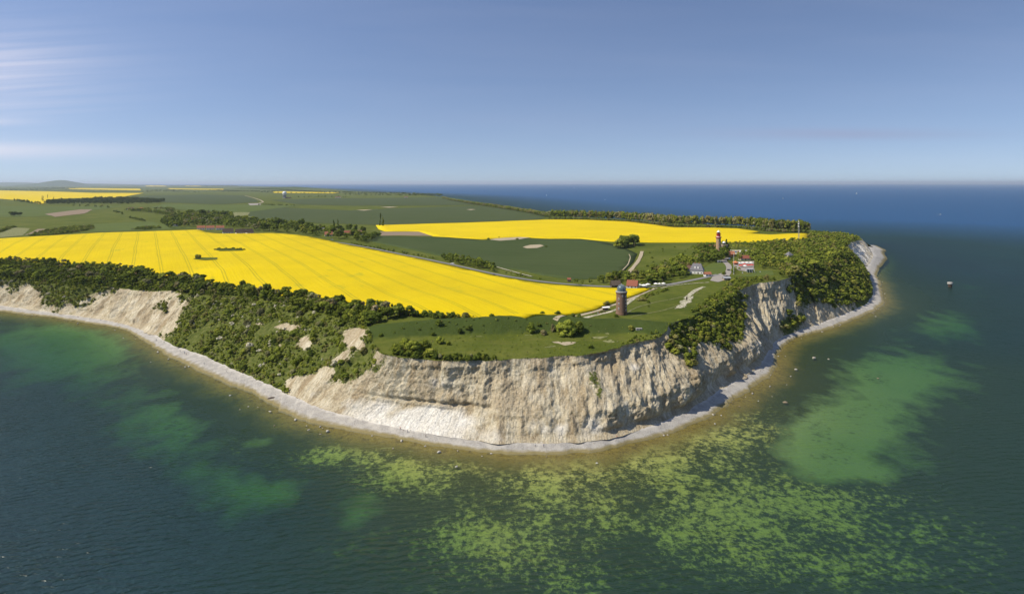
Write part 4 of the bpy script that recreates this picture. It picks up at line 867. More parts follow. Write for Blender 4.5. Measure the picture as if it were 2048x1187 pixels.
wood('hedge', [(875, 519), (890, 515), (940, 520), (985, 536), (995, 543), (985, 544), (930, 532)], 5.5, (5, 9), 'village', 'tree', (.9, 1.2)); row('hedge', [(1005, 545), (1040, 551), (1080, 557), (1100, 560)], 7, (2, 4), 'village', 'shrub', (1.1, 1.5), .4, gap=.25)
row('lane_shrubs', [(1290, 596), (1305, 590), (1320, 583), (1335, 580)], 4, (2, 3.6), 'cape', 'shrub', (1.2, 1.6), .5); row('lane_shrubs', [(1295, 580), (1315, 578), (1330, 577)], 5, (1.5, 2.5), 'village', 'shrub', (1.2, 1.6), .5)
row('meadow_shrubs', [(1240, 497), (1270, 490)], 9, (14, 18), 'coast', 'tree', (.8, 1.1), .5, 2, 10)
wood('meadow_shrubs', [(1285, 505), (1350, 492), (1380, 500), (1330, 522), (1290, 540)], 22, (2, 4), 'dark', 'shrub', (1, 1.4), keep=.6)
wood('fort_tufts', [(770, 700), (860, 672), (1000, 670), (1150, 664), (1290, 660), (1230, 688), (1150, 708), (1000, 714), (880, 715)], 4.5, (.35, .8), 'village', 'shrub', (1.4, 2.4), keep=.5)
wood('fort_tufts', [(770, 668), (800, 650), (900, 640), (1050, 637), (1180, 642), (1290, 648), (1280, 658), (1150, 662), (1000, 668), (860, 668)], 4.5, (.4, 1.1), 'village', 'shrub', (1.3, 2.2), keep=.5)
last = np.array([1e9, 1e9])
for i in range(NC):
    if 757 < tpx[i] < 1345 and np.hypot(*(Tc[i] - last)) > 1.3 and fbm(np.array([cols[i] / 12]), np.array([3.]), 5.5)[0] > -.25:
        last = Tc[i]; p = Tc[i] - out[i] * RNG.uniform(-.1, .9); hh = RNG.uniform(.35, 1.0); put(p[0], p[1], zT[i], hh, hh * RNG.uniform(1.2, 2.2), 'shrub', tint_of('village'), 'rim_tufts')
row('fort_scrub', [(870, 718), (900, 720), (940, 720), (985, 718)], 2.4, (2.4, 4.4), 'village', 'shrub', (.9, 1.3), .5, 2, 2)
wood('fort_scrub', [(800, 712), (835, 716), (880, 717), (860, 708), (820, 703)], 2.8, (3, 5), 'village', 'shrub', (1.0, 1.4))

GROUP = {'fort_tufts': 'tufts on the fort meadow', 'rim_tufts': 'turf tufts overhanging the cliff rim', 'coastal_wood': 'trees of the wood above the left cliff', 'wood_edge': 'shrubs on the brink of the left cliff', 'cape_wood': 'trees on the right-hand cape', 'lighthouse_wood': 'trees round the lighthouse', 'hamlet_wood': 'trees behind the road bend',
 'coast_strip': 'trees of the coastal strip', 'coast_strip_low': 'undergrowth of the coastal strip', 'village_wood': 'village trees', 'farm_wood': 'trees of the farm copse', 'poplars': 'poplars', 'avenue': 'avenue trees', 'far_hedge': 'distant hedgerow trees', 'field_trees': 'field trees', 'hedge': 'hedge bushes',
 'lane_shrubs': 'shrubs at the road bend', 'meadow_shrubs': 'plants on the upper meadow', 'fort_scrub': 'shrubs along the fort cliff edge', 'cliff_top_scrub': 'shrubs along the right cliff top', 'slope_far_left': 'shrubs on the far left cliff', 'slope_left': 'shrubs on the left slope', 'ledge': 'tufts on the chalk face',
 'slope_mid': 'shrubs on the middle right slope', 'slope_right': 'shrubs on the right-hand slope'}
PLACE = {'fort_tufts': [(9999, 'on the fort meadow')], 'rim_tufts': [(9999, 'on the cliff rim of the fort')], 'coastal_wood': [(90, 'in the cliff wood at the left edge'), (190, 'in the cliff wood above the left scarps'), (290, 'in the cliff wood above the wide bare scarp'), (390, 'in the cliff wood left of the lone field tree'), (480, 'in the cliff wood below the field island'), (570, 'in the cliff wood above the thicket'), (660, 'in the cliff wood near the bare patches'), (740, 'in the cliff wood just left of the rampart'), (9999, 'at the right tip of the cliff wood')],
 'wood_edge': [(340, 'on the brink of the left bare scarp'), (9999, 'where the cliff wood meets the slope thicket')],
 'cape_wood': [(1560, 'in the cape wood beside the lawn'), (1620, 'in the cape wood near the cream house'), (9999, 'in the cape wood above the far white cliff')],
 'lighthouse_wood': [(1370, 'in the grove left of the grey-roofed house'), (1430, 'in the grove left of the lighthouse'), (1465, 'in the grove round the lighthouse foot'), (9999, 'in the grove behind the cafe')], 'hamlet_wood': [(1250, 'behind the thatched barn'), (1290, 'behind the red-roofed cottage'), (9999, 'behind the white parasols')],
 'coast_strip': [(1000, 'in the thin strip on the far coast'), (1250, 'in the coastal strip left of the lighthouse'), (1450, 'in the coastal strip behind the lighthouse'), (9999, 'in the coastal strip near the mast')], 'coast_strip_low': [(9999, 'under the coastal strip trees')],
 'village_wood': [(390, 'at the left end of the village'), (470, 'among the orange village roofs'), (540, 'behind the dark thatched houses'), (600, 'in the belt right of the thatched houses'), (660, 'in the belt left of the right hamlet'), (9999, 'round the red-roofed farmhouse')], 'farm_wood': [(180, 'in the left half of the farm copse'), (9999, 'in the right half of the farm copse')],
 'poplars': [(95, 'leftmost above the farm copse'), (300, 'above the farm copse'), (9999, 'above the right hamlet')], 'avenue': [(9999, 'in the avenue before the thin yellow strip')], 'far_hedge': [(300, 'in a distant hedgerow at left'), (9999, 'in a distant hedgerow near the radome')], 'field_trees': [(100, 'at the edge of the far left yellow field'), (9999, 'standing alone in the left green fields')],
 'hedge': [(300, 'in the hedge behind the large yellow field'), (880, 'in the roadside hedge near the hamlet'), (9999, 'in the thick roadside hedge above the yellow field')], 'lane_shrubs': [(9999, 'between tower track and road bend')], 'meadow_shrubs': [(1285, 'in the clump at the wheat corner'), (9999, 'dotted on the upper meadow')],
 'fort_scrub': [(880, 'in front of the fort bushes'), (930, 'on the fort cliff edge, left'), (9999, 'on the fort cliff edge, right')], 'cliff_top_scrub': [(1335, 'on the brink above the right gullies'), (1420, 'on the brink below the chalk patch'), (1480, 'on the brink below the pavilion'), (9999, 'on the brink below the lawn')],
 'slope_far_left': [(70, 'on the far left cliff at the picture edge'), (9999, 'on the green rib between the left scarps')], 'slope_left': [(400, 'in the left thicket beside the bare scarp'), (470, 'in the left thicket, its left third'), (540, 'in the left thicket, its middle'), (610, 'in the left thicket right of its middle'), (680, 'in the left thicket near the bare patches'), (9999, 'in the left thicket beside the chalk face')],
 'ledge': [(9999, 'on the bare chalk face')], 'slope_mid': [(1400, 'on the slope right of the chalk nose'), (1450, 'on the slope below the chalk patch'), (1500, 'on the slope left of the shaded gully'), (9999, 'on the slope beside the shaded gully')], 'slope_right': [(1610, 'on the rounded right slope, left part'), (1660, 'on the rounded right slope, middle'), (1705, 'on the rounded right slope, right part'), (9999, 'on the outer rim of the rounded right slope')]}
def look(ti): return 'dark green' if ti < .17 else 'deep green' if ti < .28 else 'green' if ti < .37 else 'fresh green' if ti < .47 else 'yellowish green' if ti < .56 else 'olive' if ti < .73 else 'grey-green' if ti < .87 else 'brownish' if ti < .95 else 'white blossoming'
def label_of(p):
    q = project(p[0], p[1], p[2])[0]; where = next(t_ for lim, t_ in PLACE[p[7]] if q < lim); size = {}
    s_ = SIZES[p[7]]; sz = 'small' if p[3] < s_[0] else 'large' if p[3] > s_[1] else 'middling'
    lev = (', near the beach' if p[2] < 12 else ', near the top' if p[2] > 25 else ', halfway up') if p[7] in ('slope_left', 'slope_right', 'slope_mid') else ''
    return '%s %s %s %s%s' % (sz, look(p[6]), 'shrub' if p[5] == 'shrub' else 'poplar' if p[5] == 'column' else 'tree', where, lev)
def seen(p):
    q, r = project(p[0], p[1], p[2] + p[3] * .6); return -20 < q < 2068 and 300 < r < 1187
PLANTS = [p for p in PLANTS if -300 < project(p[0], p[1], p[2])[0] < 2350]
def in_front(p): return p[3] * p[4] / p[1] ** 2 * (1 if seen(p) else 0)
SIZES = {a: np.quantile([p[3] for p in PLANTS if p[7] == a] or [0, 1], [.33, .67]) for a in GROUP}
for shapes, nmax in ((('tree', 'column', 'cone'), 285), (('shrub',), 285)):
    sel = sorted([p for p in PLANTS if p[5] in shapes], key=in_front, reverse=True)
    single, rest = sel[:nmax], sel[nmax:]
    for i, p in enumerate(single):
        lab, grp = label_of(p), GROUP[p[7]]; nm = 'shrub' if p[5] == 'shrub' else 'poplar_tree' if p[5] == 'column' else 'broadleaf_tree'
        plant(nm, lab, 'shrub' if p[5] == 'shrub' else 'tree', p[0], p[1], p[2], p[3], p[4], p[5], p[6], i % 5, grp)
    byarea = {}
    for p in rest: byarea.setdefault(p[7], []).append(p)
    for a, ps in byarea.items():
        Vs, Ts, At = [], [], []; n = 0
        for i, p in enumerate(ps):
            V_, T_ = LO[p[5]][i % 6]; th = RNG.uniform(0, 6.28); c_, s_ = math.cos(th), math.sin(th)
            q = np.empty_like(V_); q[:, 0] = (V_[:, 0] * c_ - V_[:, 1] * s_) * p[4] + p[0]; q[:, 1] = (V_[:, 0] * s_ + V_[:, 1] * c_) * p[4] + p[1]; q[:, 2] = V_[:, 2] * p[3] + p[2] - .06 * p[3]
            Vs.append(q); Ts.append(T_ + n); n += len(V_); At.append(np.clip(p[6] + .03 * RNG.standard_normal(len(V_)), 0, 1))
        nm = {'shrub': 'thicket'}.get(shapes[0], 'woodland')
        link(nm, mesh_np(nm, np.concatenate(Vs), tris=np.concatenate(Ts), attrs={'tint': np.concatenate(At)}), MATS['leaves'], kind='stuff',
             label='mass of green foliage: ' + GROUP[a], category='foliage')
print('PLANTS', len(PLANTS), {a: sum(1 for p in PLANTS if p[7] == a) for a in GROUP})
# single plants that stand apart
SOLO = [  # px, py (base), height, width m, shape, tint, label
 (826, 709, 10, 12, 'shrub', .45, 'largest bright green bush near the left end of the fort cliff edge'), (797, 706, 7.5, 10, 'shrub', .42, 'rounded green bush left of the largest fort bush'), (862, 713, 6.0, 9, 'shrub', .50, 'yellowish green bush right of the largest fort bush'),
 (848, 701, 8.5, 10, 'shrub', .36, 'bright green bush behind the largest fort bush'), (812, 696, 8, 9, 'shrub', .40, 'green bush behind the left fort bushes'), (1136, 670, 12, 13, 'shrub', .42, 'largest bright green bush at the foot of the rampart'), (1156, 660, 9, 8.5, 'shrub', .32, 'green bush on the right flank of the largest rampart bush'), (1122, 666, 8.5, 8, 'shrub', .38, 'left half of the large rampart bush pair'),
 (1106, 663, 6.5, 3.4, 'shrub', .84, 'grey leafless bush left of the largest rampart bush'), (1063, 653, 8, 7, 'shrub', .2, 'dark leaning bush on the middle of the rampart'), (1087, 669, 3.8, 4.6, 'shrub', .8, 'pale low bush at the rampart foot'), (1078, 651, 2.4, 3.4, 'shrub', .14, 'small dark shrub beside the leaning rampart bush'),
 (919, 665, 4.0, 4.6, 'shrub', .06, 'dark shrub low on the left rampart'), (937, 656, 3.2, 4.6, 'shrub', .12, 'dark shrub higher on the left rampart'), (878, 649, 4.6, 5.0, 'shrub', .14, 'dark shrub standing on the rampart crest'), (866, 664, 2.6, 2.8, 'shrub', .14, 'small dark shrub on the left rampart slope'),
 (881, 686, 5, 6, 'shrub', .4, 'green shrub on the fort meadow right of the bushes'), (897, 689, 2.8, 3.6, 'shrub', .4, 'small green shrub on the fort meadow'), (762, 672, 2.4, 3.2, 'shrub', .1, 'dark shrub at the left end of the rampart'),
 (984, 635, 3.6, 5.2, 'shrub', .05, 'round dark bush on the rampart crest left of centre'), (1085, 629, 3, 4, 'shrub', .12, 'small dark bush on the rampart crest right of centre'), (1115, 630, 4, 4.8, 'shrub', .05, 'round dark bush on the rampart crest left of the pair'), (1146, 634, 3.4, 3.8, 'shrub', .12, 'left bush of the pair on the rampart crest'), (1158, 636, 4, 4.4, 'shrub', .2, 'right bush of the pair on the rampart crest'),
 (1232, 634, 3, 3.4, 'shrub', .1, 'small dark shrub in front of the brick tower'), (1262, 659, 3.6, 4.4, 'shrub', .6, 'olive shrub below the brick tower'), (1213, 611, 4.4, 5.6, 'shrub', .68, 'round brownish bush behind the market stall'), (1181, 695, 2.6, 4.2, 'shrub', .12, 'dark shrub at the cliff edge right of the excavation'),
 (1283, 600, 3.2, 9, 'shrub', .68, 'low brownish thicket beside the tower track'), (1297, 605, 2.4, 2.8, 'shrub', .1, 'small dark shrub right of the brownish thicket'), (1297, 613, 1.6, 2, 'shrub', .12, 'tiny shrub on the meadow right of the brick tower'), (1448, 552, 5, 4.6, 'tree', .3, 'small tree on the turning circle beside the pavilion'),
 (1447, 514, 15, 11, 'tree', .06, 'tall dark tree right in front of the lighthouse'), (1453, 498, 15, 9, 'cone', .04, 'tall dark conifer right of the lighthouse'), (1436, 524, 12, 13, 'tree', .1, 'big rounded dark tree below the lighthouse'), (1422, 521, 9, 10, 'tree', .3, 'green tree left of the big tree below the lighthouse'),
 (1231, 560, 10, 9, 'tree', .1, 'dark tree behind the thatched barn'), (1220, 562, 8, 8, 'tree', .5, 'yellowish tree left of the dark tree by the thatched barn'), (396, 519, 7, 7.5, 'tree', .62, 'lone olive tree in the large yellow field'), (28, 432, 15, 22, 'tree', .04, 'big dark clump of trees in the left fields'),
 (22, 432, 15, 18, 'tree', .08, 'left tree of the dark clump in the left fields'), (40, 432, 13, 16, 'tree', .06, 'right tree of the dark clump in the left fields'), (603, 455, 21, 18, 'tree', .04, 'tall dark tree rising above the belt behind the yellow field'), (558, 452, 20, 20, 'tree', .08, 'dark rounded tree rising over the village belt'),
 (404, 434, 24, 24, 'tree', .06, 'tall dark tree at the back of the village'), (448, 436, 20, 24, 'tree', .1, 'broad tree at the right end of the village back row'), (711, 466, 17, 10, 'tree', .1, 'slim tree beside the red roofed farmhouse'), (726, 468, 16, 12, 'tree', .1, 'round topped tree right of the red roofed farmhouse'), (698, 462, 16, 15, 'tree', .08, 'round tree behind the red roofed farmhouse'),
 (1092, 494, 3, 5, 'shrub', .06, 'dark shrub at the pond in the wheat field'), (977, 479, 4, 5, 'shrub', .3, 'shrub at the left end of the sandy hollow'), (1034, 479, 3.5, 6, 'shrub', .68, 'brownish shrub in the sandy hollow'), (998, 476, 3.5, 2.6, 'shrub', .6, 'small upright shrub behind the sandy hollow')]
for i, (px, py, h, w, sh, ti, lab) in enumerate(SOLO):
    x, y, z = at(px, py); plant('bush' if sh == 'shrub' else 'conifer_tree' if sh == 'cone' else 'broadleaf_tree', lab, 'bush' if sh == 'shrub' else 'tree', x, y, z, h, w, sh, ti, i % 5)
for px0, px1, py, n_, nm in [(430, 488, 501, 9, 'hedge island')]:
    for k in range(n_):
        x, y, z = at(px0 + (px1 - px0) * k / (n_ - 1), py - 1.5 * (k % 2)); plant('bush', 'dark bush in the small island of the large yellow field', 'bush', x, y, z, RNG.uniform(3, 4.4), RNG.uniform(4, 7), 'shrub', RNG.choice([.02, .12]), k % 5, 'bushes on the yellow field island')
sheet('grass_island', [(386, 520), (395, 517), (435, 517), (434, 521), (410, 522.5)], 'meadow', 1.5, 3, .6, label='dark grass island round the lone tree in the yellow field')
sheet('grass_island', [(425, 500), (445, 499), (487, 500), (485, 503), (440, 504)], 'meadow', 1.5, 3, .6, label='dark grass island under the row of bushes in the yellow field')
# ------------------------------------------------------------------ built things
for n_, c_, r_, s_ in [('white_wall', (.74, .72, .68), .85, .1), ('cream_wall', (.62, .55, .40), .9, .1), ('grey_wall', (.42, .40, .38), .9, .1), ('roof_orange', (.36, .15, .085), .85, .1), ('roof_red', (.27, .10, .065), .85, .1), ('roof_brown', (.22, .13, .09), .9, .05), ('roof_thatch', (.12, .095, .075), 1, .02),
        ('roof_grey', (.17, .165, .175), .8, .2), ('wood_dark', (.07, .05, .035), .9, .1), ('wood_light', (.34, .26, .17), .85, .1), ('glass_dark', (.03, .035, .045), .12, .6), ('red_paint', (.48, .03, .035), .5, .4), ('white_paint', (.80, .80, .78), .5, .4), ('canvas_white', (.82, .80, .76), .9, .1),
        ('canvas_red', (.55, .07, .05), .9, .1), ('canvas_orange', (.62, .22, .10), .9, .1), ('metal_grey', (.36, .37, .38), .45, .5), ('metal_dark', (.05, .05, .055), .5, .4), ('concrete', (.40, .38, .35), .95, .1), ('rust', (.075, .055, .045), .9, .1), ('sandstone', (.45, .38, .26), .9, .1), ('skin', (.48, .30, .22), .7, .2),
        ('hair', (.05, .035, .025), .8, .2), ('denim', (.05, .07, .13), .9, .1), ('black_cloth', (.025, .025, .03), .9, .1), ('shirt_red', (.40, .05, .05), .9, .1), ('shirt_white', (.70, .70, .70), .9, .1), ('shirt_blue', (.08, .16, .36), .9, .1), ('tyre', (.02, .02, .02), .9, .1), ('copper_glass', (.085, .135, .155), .28, .5)]:
    plain(n_, c_, r_, s_)
def brick(name, a, b):
    t = NT(name); o = t.n('ShaderNodeTexCoord').outputs['Object']; n = t.noise(.8, 5, .65, vec=o); n2 = t.noise(.22, 4, .6, vec=o, stretch=(1, 1, .35))
    z = t.n('ShaderNodeSeparateXYZ', {0: o}).outputs[2]; course = t.math('LESS_THAN', t.math('FRACT', t.math('MULTIPLY', z, 3.3)), .16)
    c = t.mix(n, a, b); c = t.mix(t.rng(n2, .45, .7, 0, .6), c, tuple(q * .6 for q in a)); c = t.mix(t.math('MULTIPLY', course, .35), c, (.34, .28, .22))
    return t.done(t.bsdf(c, .9, t.bump(n, .3, .2), spec=.05))
brick('brick_red', (.155, .09, .058), (.26, .16, .108)); brick('brick_yellow', (.34, .215, .12), (.46, .31, .18))

class MB:
    def __init__(s): s.v, s.f = [], []
    def add(s, vs, fs):
        n = len(s.v); s.v += [tuple(map(float, q)) for q in vs]; s.f += [tuple(i + n for i in f) for f in fs]; return s
    def box(s, x0, x1, y0, y1, z0, z1):
        return s.add([(x0, y0, z0), (x1, y0, z0), (x1, y1, z0), (x0, y1, z0), (x0, y0, z1), (x1, y0, z1), (x1, y1, z1), (x0, y1, z1)], [(3, 2, 1, 0), (4, 5, 6, 7), (0, 1, 5, 4), (1, 2, 6, 5), (2, 3, 7, 6), (3, 0, 4, 7)])
    def lathe(s, prof, n=24, c=(0, 0), cap=True):
        vs = [(c[0] + r * math.cos(2 * math.pi * k / n), c[1] + r * math.sin(2 * math.pi * k / n), z) for r, z in prof for k in range(n)]
        fs = [(j * n + k, j * n + (k + 1) % n, (j + 1) * n + (k + 1) % n, (j + 1) * n + k) for j in range(len(prof) - 1) for k in range(n)]
        if cap: fs += [tuple(range(n - 1, -1, -1)), tuple((len(prof) - 1) * n + k for k in range(n))]
        return s.add(vs, fs)
    def bar(s, p, q, r, n=6):
        p, q = Vector(p), Vector(q); d = (q - p).normalized(); a = d.orthogonal().normalized(); b = d.cross(a); vs = []
        for o in (p, q): vs += [o + (a * math.cos(2 * math.pi * k / n) + b * math.sin(2 * math.pi * k / n)) * r for k in range(n)]
        return s.add(vs, [(k, (k + 1) % n, n + (k + 1) % n, n + k) for k in range(n)] + [tuple(range(n - 1, -1, -1)), tuple(range(n, 2 * n))])
    def build(s, name, mat, parent=None, loc=(0, 0, 0), rz=0, label=None, smooth=False):
        me = bpy.data.meshes.new(name); me.from_pydata(s.v, [], s.f); me.update()
        if smooth: me.polygons.foreach_set('use_smooth', np.ones(len(me.polygons), bool))
        return link(name, me, MATS[mat], parent, loc, rz, label=label)
def here(px, py, sink=.15): x, y, z = at(px, py); return (x, y, z - sink)

# --- brick direction-finding tower
t_ = thing('brick_tower', 'round red brick tower with a glass dome beside the yellow field', 'tower', here(1243, 627.5, .3))
MB().lathe([(4.25, 0), (4.25, 1.3), (4.05, 1.5)], 32).build('plinth', 'brick_red', t_)
sh_ = MB().lathe([(3.95, 1.45), (3.72, 14.6), (3.72, 15.4), (4.0, 15.7), (4.0, 16.3)], 32).build('shaft', 'brick_red', t_)
for k in range(16):
    u = 2 * math.pi * k / 16; b = MB().box(-.22, .22, -.2, .2, 15.0, 15.7).build('corbel', 'brick_red', t_, (3.86 * math.cos(u), 3.86 * math.sin(u), 0), u + math.pi / 2)
MB().lathe([(4.0, 16.32), (4.25, 16.36), (4.25, 16.75), (3.9, 16.9)], 32).build('cornice', 'concrete', t_)
MB().lathe([(3.05, 16.7), (3.05, 18.4)], 24).build('lantern_wall', 'copper_glass', t_)
dm = MB().lathe([(3.15, 18.4)] + [(3.15 * math.cos(a), 18.4 + 3.3 * math.sin(a)) for a in np.linspace(.05, 1.45, 9)] + [(.02, 21.72)], 24, cap=False).build('dome', 'copper_glass', t_, smooth=True)
for k in range(12):
    u = 2 * math.pi * k / 12; m_ = MB(); pr = [(3.2 * math.cos(a), 18.4 + 3.36 * math.sin(a)) for a in np.linspace(0, 1.45, 8)]
    for (r0, z0), (r1, z1) in zip(pr[:-1], pr[1:]): m_.bar((r0 * math.cos(u), r0 * math.sin(u), z0), (r1 * math.cos(u), r1 * math.sin(u), z1), .09, 4)
    m_.bar((3.1 * math.cos(u), 3.1 * math.sin(u), 16.8), (3.1 * math.cos(u), 3.1 * math.sin(u), 18.4), .09, 4); m_.build('rib', 'metal_grey', dm)
MB().lathe([(.3, 21.6), (.3, 22.0), (.04, 22.6)], 8).build('finial', 'metal_grey', t_)
ra = MB()
for k in range(24):
    u = 2 * math.pi * k / 24; ra.bar((4.1 * math.cos(u), 4.1 * math.sin(u), 16.7), (4.1 * math.cos(u), 4.1 * math.sin(u), 17.7), .03, 4); w_ = u + 2 * math.pi / 24; ra.bar((4.1 * math.cos(u), 4.1 * math.sin(u), 17.7), (4.1 * math.cos(w_), 4.1 * math.sin(w_), 17.7), .03, 4)
ra.build('railing', 'metal_grey', t_)
for ang_, zs in ((-2.28, (4.2, 7.6, 11.0)), (-.75, (3.2, 5.6, 8.0, 10.4, 12.8)), (-1.5, (13.4,)), (.9, (6, 10)), (2.2, (6, 10))):
    for z in zs:
        r_ = 3.98 - (z / 16) * .22; w = MB().box(-.42, .42, -.16, .10, 0, 1.35).build('window', 'white_paint', t_, (r_ * math.cos(ang_), r_ * math.sin(ang_), z), ang_ + math.pi / 2)
        MB().box(-.28, .28, -.20, -.165, .12, 1.2).build('pane', 'glass_dark', w)
dr = MB().box(-.7, .7, -.25, .12, .2, 2.6).build('door', 'wood_dark', t_, (4.1 * math.cos(-1.2), 4.1 * math.sin(-1.2), 0), -1.2 + math.pi / 2); MB().box(.4, .5, -.33, -.255, 1.2, 1.4).build('handle', 'metal_grey', dr)

# --- lighthouse
t_ = thing('lighthouse', 'tall yellowish brick lighthouse with a red gallery and white lantern cap', 'lighthouse', here(1437, 512, .3))
MB().lathe([(3.7, 0), (3.7, 2), (3.35, 2.4)], 24).build('plinth', 'sandstone', t_)
MB().lathe([(3.3, 2.3), (2.75, 22.2), (3.0, 22.8), (3.0, 23.2)], 24).build('shaft', 'brick_yellow', t_)
g = MB().lathe([(3.0, 23.22), (3.7, 23.4), (3.7, 23.9), (3.3, 23.95)], 24).build('gallery', 'red_paint', t_)
def rail(parent, R, z, h, mat):
    m_ = MB()
    for k in range(16):
        u, w_ = 2 * math.pi * k / 16, 2 * math.pi * (k + 1) / 16; m_.bar((R * math.cos(u), R * math.sin(u), z), (R * math.cos(u), R * math.sin(u), z + h), .05, 4)
        for hh in (h, h * .5): m_.bar((R * math.cos(u), R * math.sin(u), z + hh), (R * math.cos(w_), R * math.sin(w_), z + hh), .045, 4)
    m_.build('railing', mat, parent)
rail(g, 3.55, 23.9, 1.1, 'red_paint')
MB().lathe([(2.35, 23.9), (2.35, 25.2)], 20).build('white_band', 'white_paint', t_); MB().lathe([(2.36, 25.2), (2.3, 27.3)], 20).build('red_band', 'red_paint', t_)
g2 = MB().lathe([(2.3, 27.3), (3.1, 27.45), (3.1, 27.8), (2.2, 27.85)], 20).build('upper_gallery', 'red_paint', t_); rail(g2, 3.0, 27.8, 1.0, 'red_paint')
MB().lathe([(1.75, 27.8), (1.75, 30.2)], 16).build('lantern', 'glass_dark', t_)
for k in range(8): MB().bar((1.8 * math.cos(k * .785), 1.8 * math.sin(k * .785), 27.8), (1.8 * math.cos(k * .785), 1.8 * math.sin(k * .785), 30.2), .1, 4).build('mullion', 'red_paint', t_)
MB().lathe([(2.1, 30.2), (2.0, 30.6), (1.2, 31.6), (.35, 32.1), (.3, 32.6), (.02, 33.2)], 16).build('cap', 'white_paint', t_)
for z in (6, 10.5, 15, 19.5):
    for u in (-1.75, .2): r_ = 3.3 - (z - 2.3) / 19.9 * .55; w = MB().box(-.4, .4, -.12, .12, 0, 1.5).build('window', 'white_paint', t_, (r_ * math.cos(u), r_ * math.sin(u), z), u + math.pi / 2); MB().box(-.28, .28, -.16, -.125, .12, 1.38).build('pane', 'glass_dark', w)
# --- old square lighthouse
t_ = thing('old_lighthouse', 'low square brick tower with a white lantern dome right behind the lighthouse', 'lighthouse', here(1448, 509, .3), .3)
MB().box(-4, 4, -4, 4, 0, 4.6).build('lower_storey', 'brick_red', t_); MB().box(-3.7, 3.7, -3.7, 3.7, 4.6, 9).build('middle_storey', 'brick_red', t_); MB().box(-3.4, 3.4, -3.4, 3.4, 9, 12.6).build('upper_storey', 'brick_red', t_)
MB().box(-3.8, 3.8, -3.8, 3.8, 12.6, 13.1).build('cornice', 'sandstone', t_); MB().lathe([(1.7, 13.1), (1.7, 15.2)], 14).build('lantern', 'glass_dark', t_); MB().lathe([(2.0, 15.2), (1.8, 16), (1.0, 16.9), (.05, 17.4)], 14).build('dome', 'white_paint', t_)
for z in (1.4, 5.8, 9.8):
    for q in (-2, 0, 2):
        for sx_ in (0, 1):
            e = 4.02 - .3 * (z > 5) - .3 * (z > 9); w = MB().box(-.45, .45, -.06, .06, 0, 1.8).build('window', 'white_paint', t_, (q, -e, z) if not sx_ else (-e, q, z), 0 if not sx_ else -math.pi / 2); MB().box(-.32, .32, -.09, -.065, .15, 1.65).build('pane', 'glass_dark', w)

# --- houses
def house(name, label, loc, L, W, hw, hr, rz, wall, roof, chim=1, hip=0.0, win=2, cat='house', dorm=0):
    t_ = thing(name, label, cat, loc, rz); a, b = L / 2, W / 2
    m_ = MB().box(-a, a, -b, b, 0, hw)
    e = a - hip * W * .5 - .02
    if hip < .5:
        m_.add([(-a, -b, hw), (-a, b, hw), (-a, 0, hw + hr * .97), (a, -b, hw), (a, b, hw), (a, 0, hw + hr * .97)], [(0, 2, 1), (3, 4, 5)])
    m_.build('wall', wall, t_)
    o, k = .45, hr * .45 / b
    rf = MB(); x = a + (.3 if hip < .5 else o); xr = a + .3 if hip < .5 else max(.2, a - b * hip)
    lo_ = [(-x, -b - o, hw - k), (x, -b - o, hw - k), (x, b + o, hw - k), (-x, b + o, hw - k)]; up_ = [(-xr, 0, hw + hr), (xr, 0, hw + hr)]
    lo2 = [(p[0], p[1], p[2] + .22) for p in lo_]; up2 = [(p[0], p[1], p[2] + .25) for p in up_]
    rf.add(lo_ + up_ + lo2 + up2, [(6, 7, 11, 10), (8, 9, 10, 11), (7, 8, 11), (9, 6, 10), (0, 4, 5, 1), (2, 5, 4, 3), (1, 5, 2), (3, 4, 0), (0, 1, 7, 6), (1, 2, 8, 7), (2, 3, 9, 8), (3, 0, 6, 9)])
    r_ = rf.build('roof', roof, t_)
    for q in range(chim):
        xc = (-.25 + .5 * q) * L * .6 if chim > 1 else L * .15; MB().box(xc - .4, xc + .4, -.35, .35, hw + hr * .6, hw + hr + 1.1).build('chimney', 'roof_orange' if roof != 'roof_orange' else 'brick_red', r_)
    for q in range(dorm):
        xd = (q - (dorm - 1) / 2) * 3.0; MB().box(xd - .8, xd + .8, -b * .82, -b * .25, hw + hr * .14, hw + hr * .50).build('dormer', wall, r_)
    n = max(1, win)
    for s in (-1, 1):
        for q in range(n):
            x = (q + .5) / n * L - a
            if s == -1 and q == n // 2 and n > 1:
                d = MB().box(x - .5, x + .5, -.06, .06, 0, 2.05).build('door', 'wood_dark', t_, (0, s * b, 0)); MB().box(x + .3, x + .38, -.10, -.065, .95, 1.1).build('handle', 'metal_grey', d); continue
            w = MB().box(x - .6, x + .6, -.05, .05, .9, 2.1).build('window', 'white_paint', t_, (0, s * b, 0)); MB().box(x - .45, x + .45, -.085 if s < 0 else .055, -.055 if s < 0 else .085, 1.02, 1.98).build('pane', 'glass_dark', w)
    for s in (-1, 1):
        if hip < .5:
            w = MB().box(-.05, .05, -.6, .6, hw * .35, hw * .35 + 1.2).build('window', 'white_paint', t_, (s * a, 0, 0)); MB().box(.055 if s > 0 else -.085, .085 if s > 0 else -.055, -.45, .45, hw * .35 + .12, hw * .35 + 1.08).build('pane', 'glass_dark', w)
    return t_
R = math.radians
house('house', 'large house with grey hipped roof, dormers and orange chimneys below the lighthouse', here(1394, 546), 13, 9.5, 4.2, 6.0, R(-24), 'white_wall', 'roof_grey', 2, .55, 4, dorm=2)
house('shed', 'small orange roofed shed with white gable beside the grey hipped house', here(1415, 552), 6.5, 4.2, 2.6, 1.7, R(12), 'white_wall', 'roof_orange', 0, 0, 2, 'shed')
house('pavilion', 'low pavilion with flat grey roof at the turning circle', here(1453, 560), 6.4, 4.2, 2.5, .8, R(4), 'wood_light', 'metal_grey', 0, 0, 2, 'pavilion')
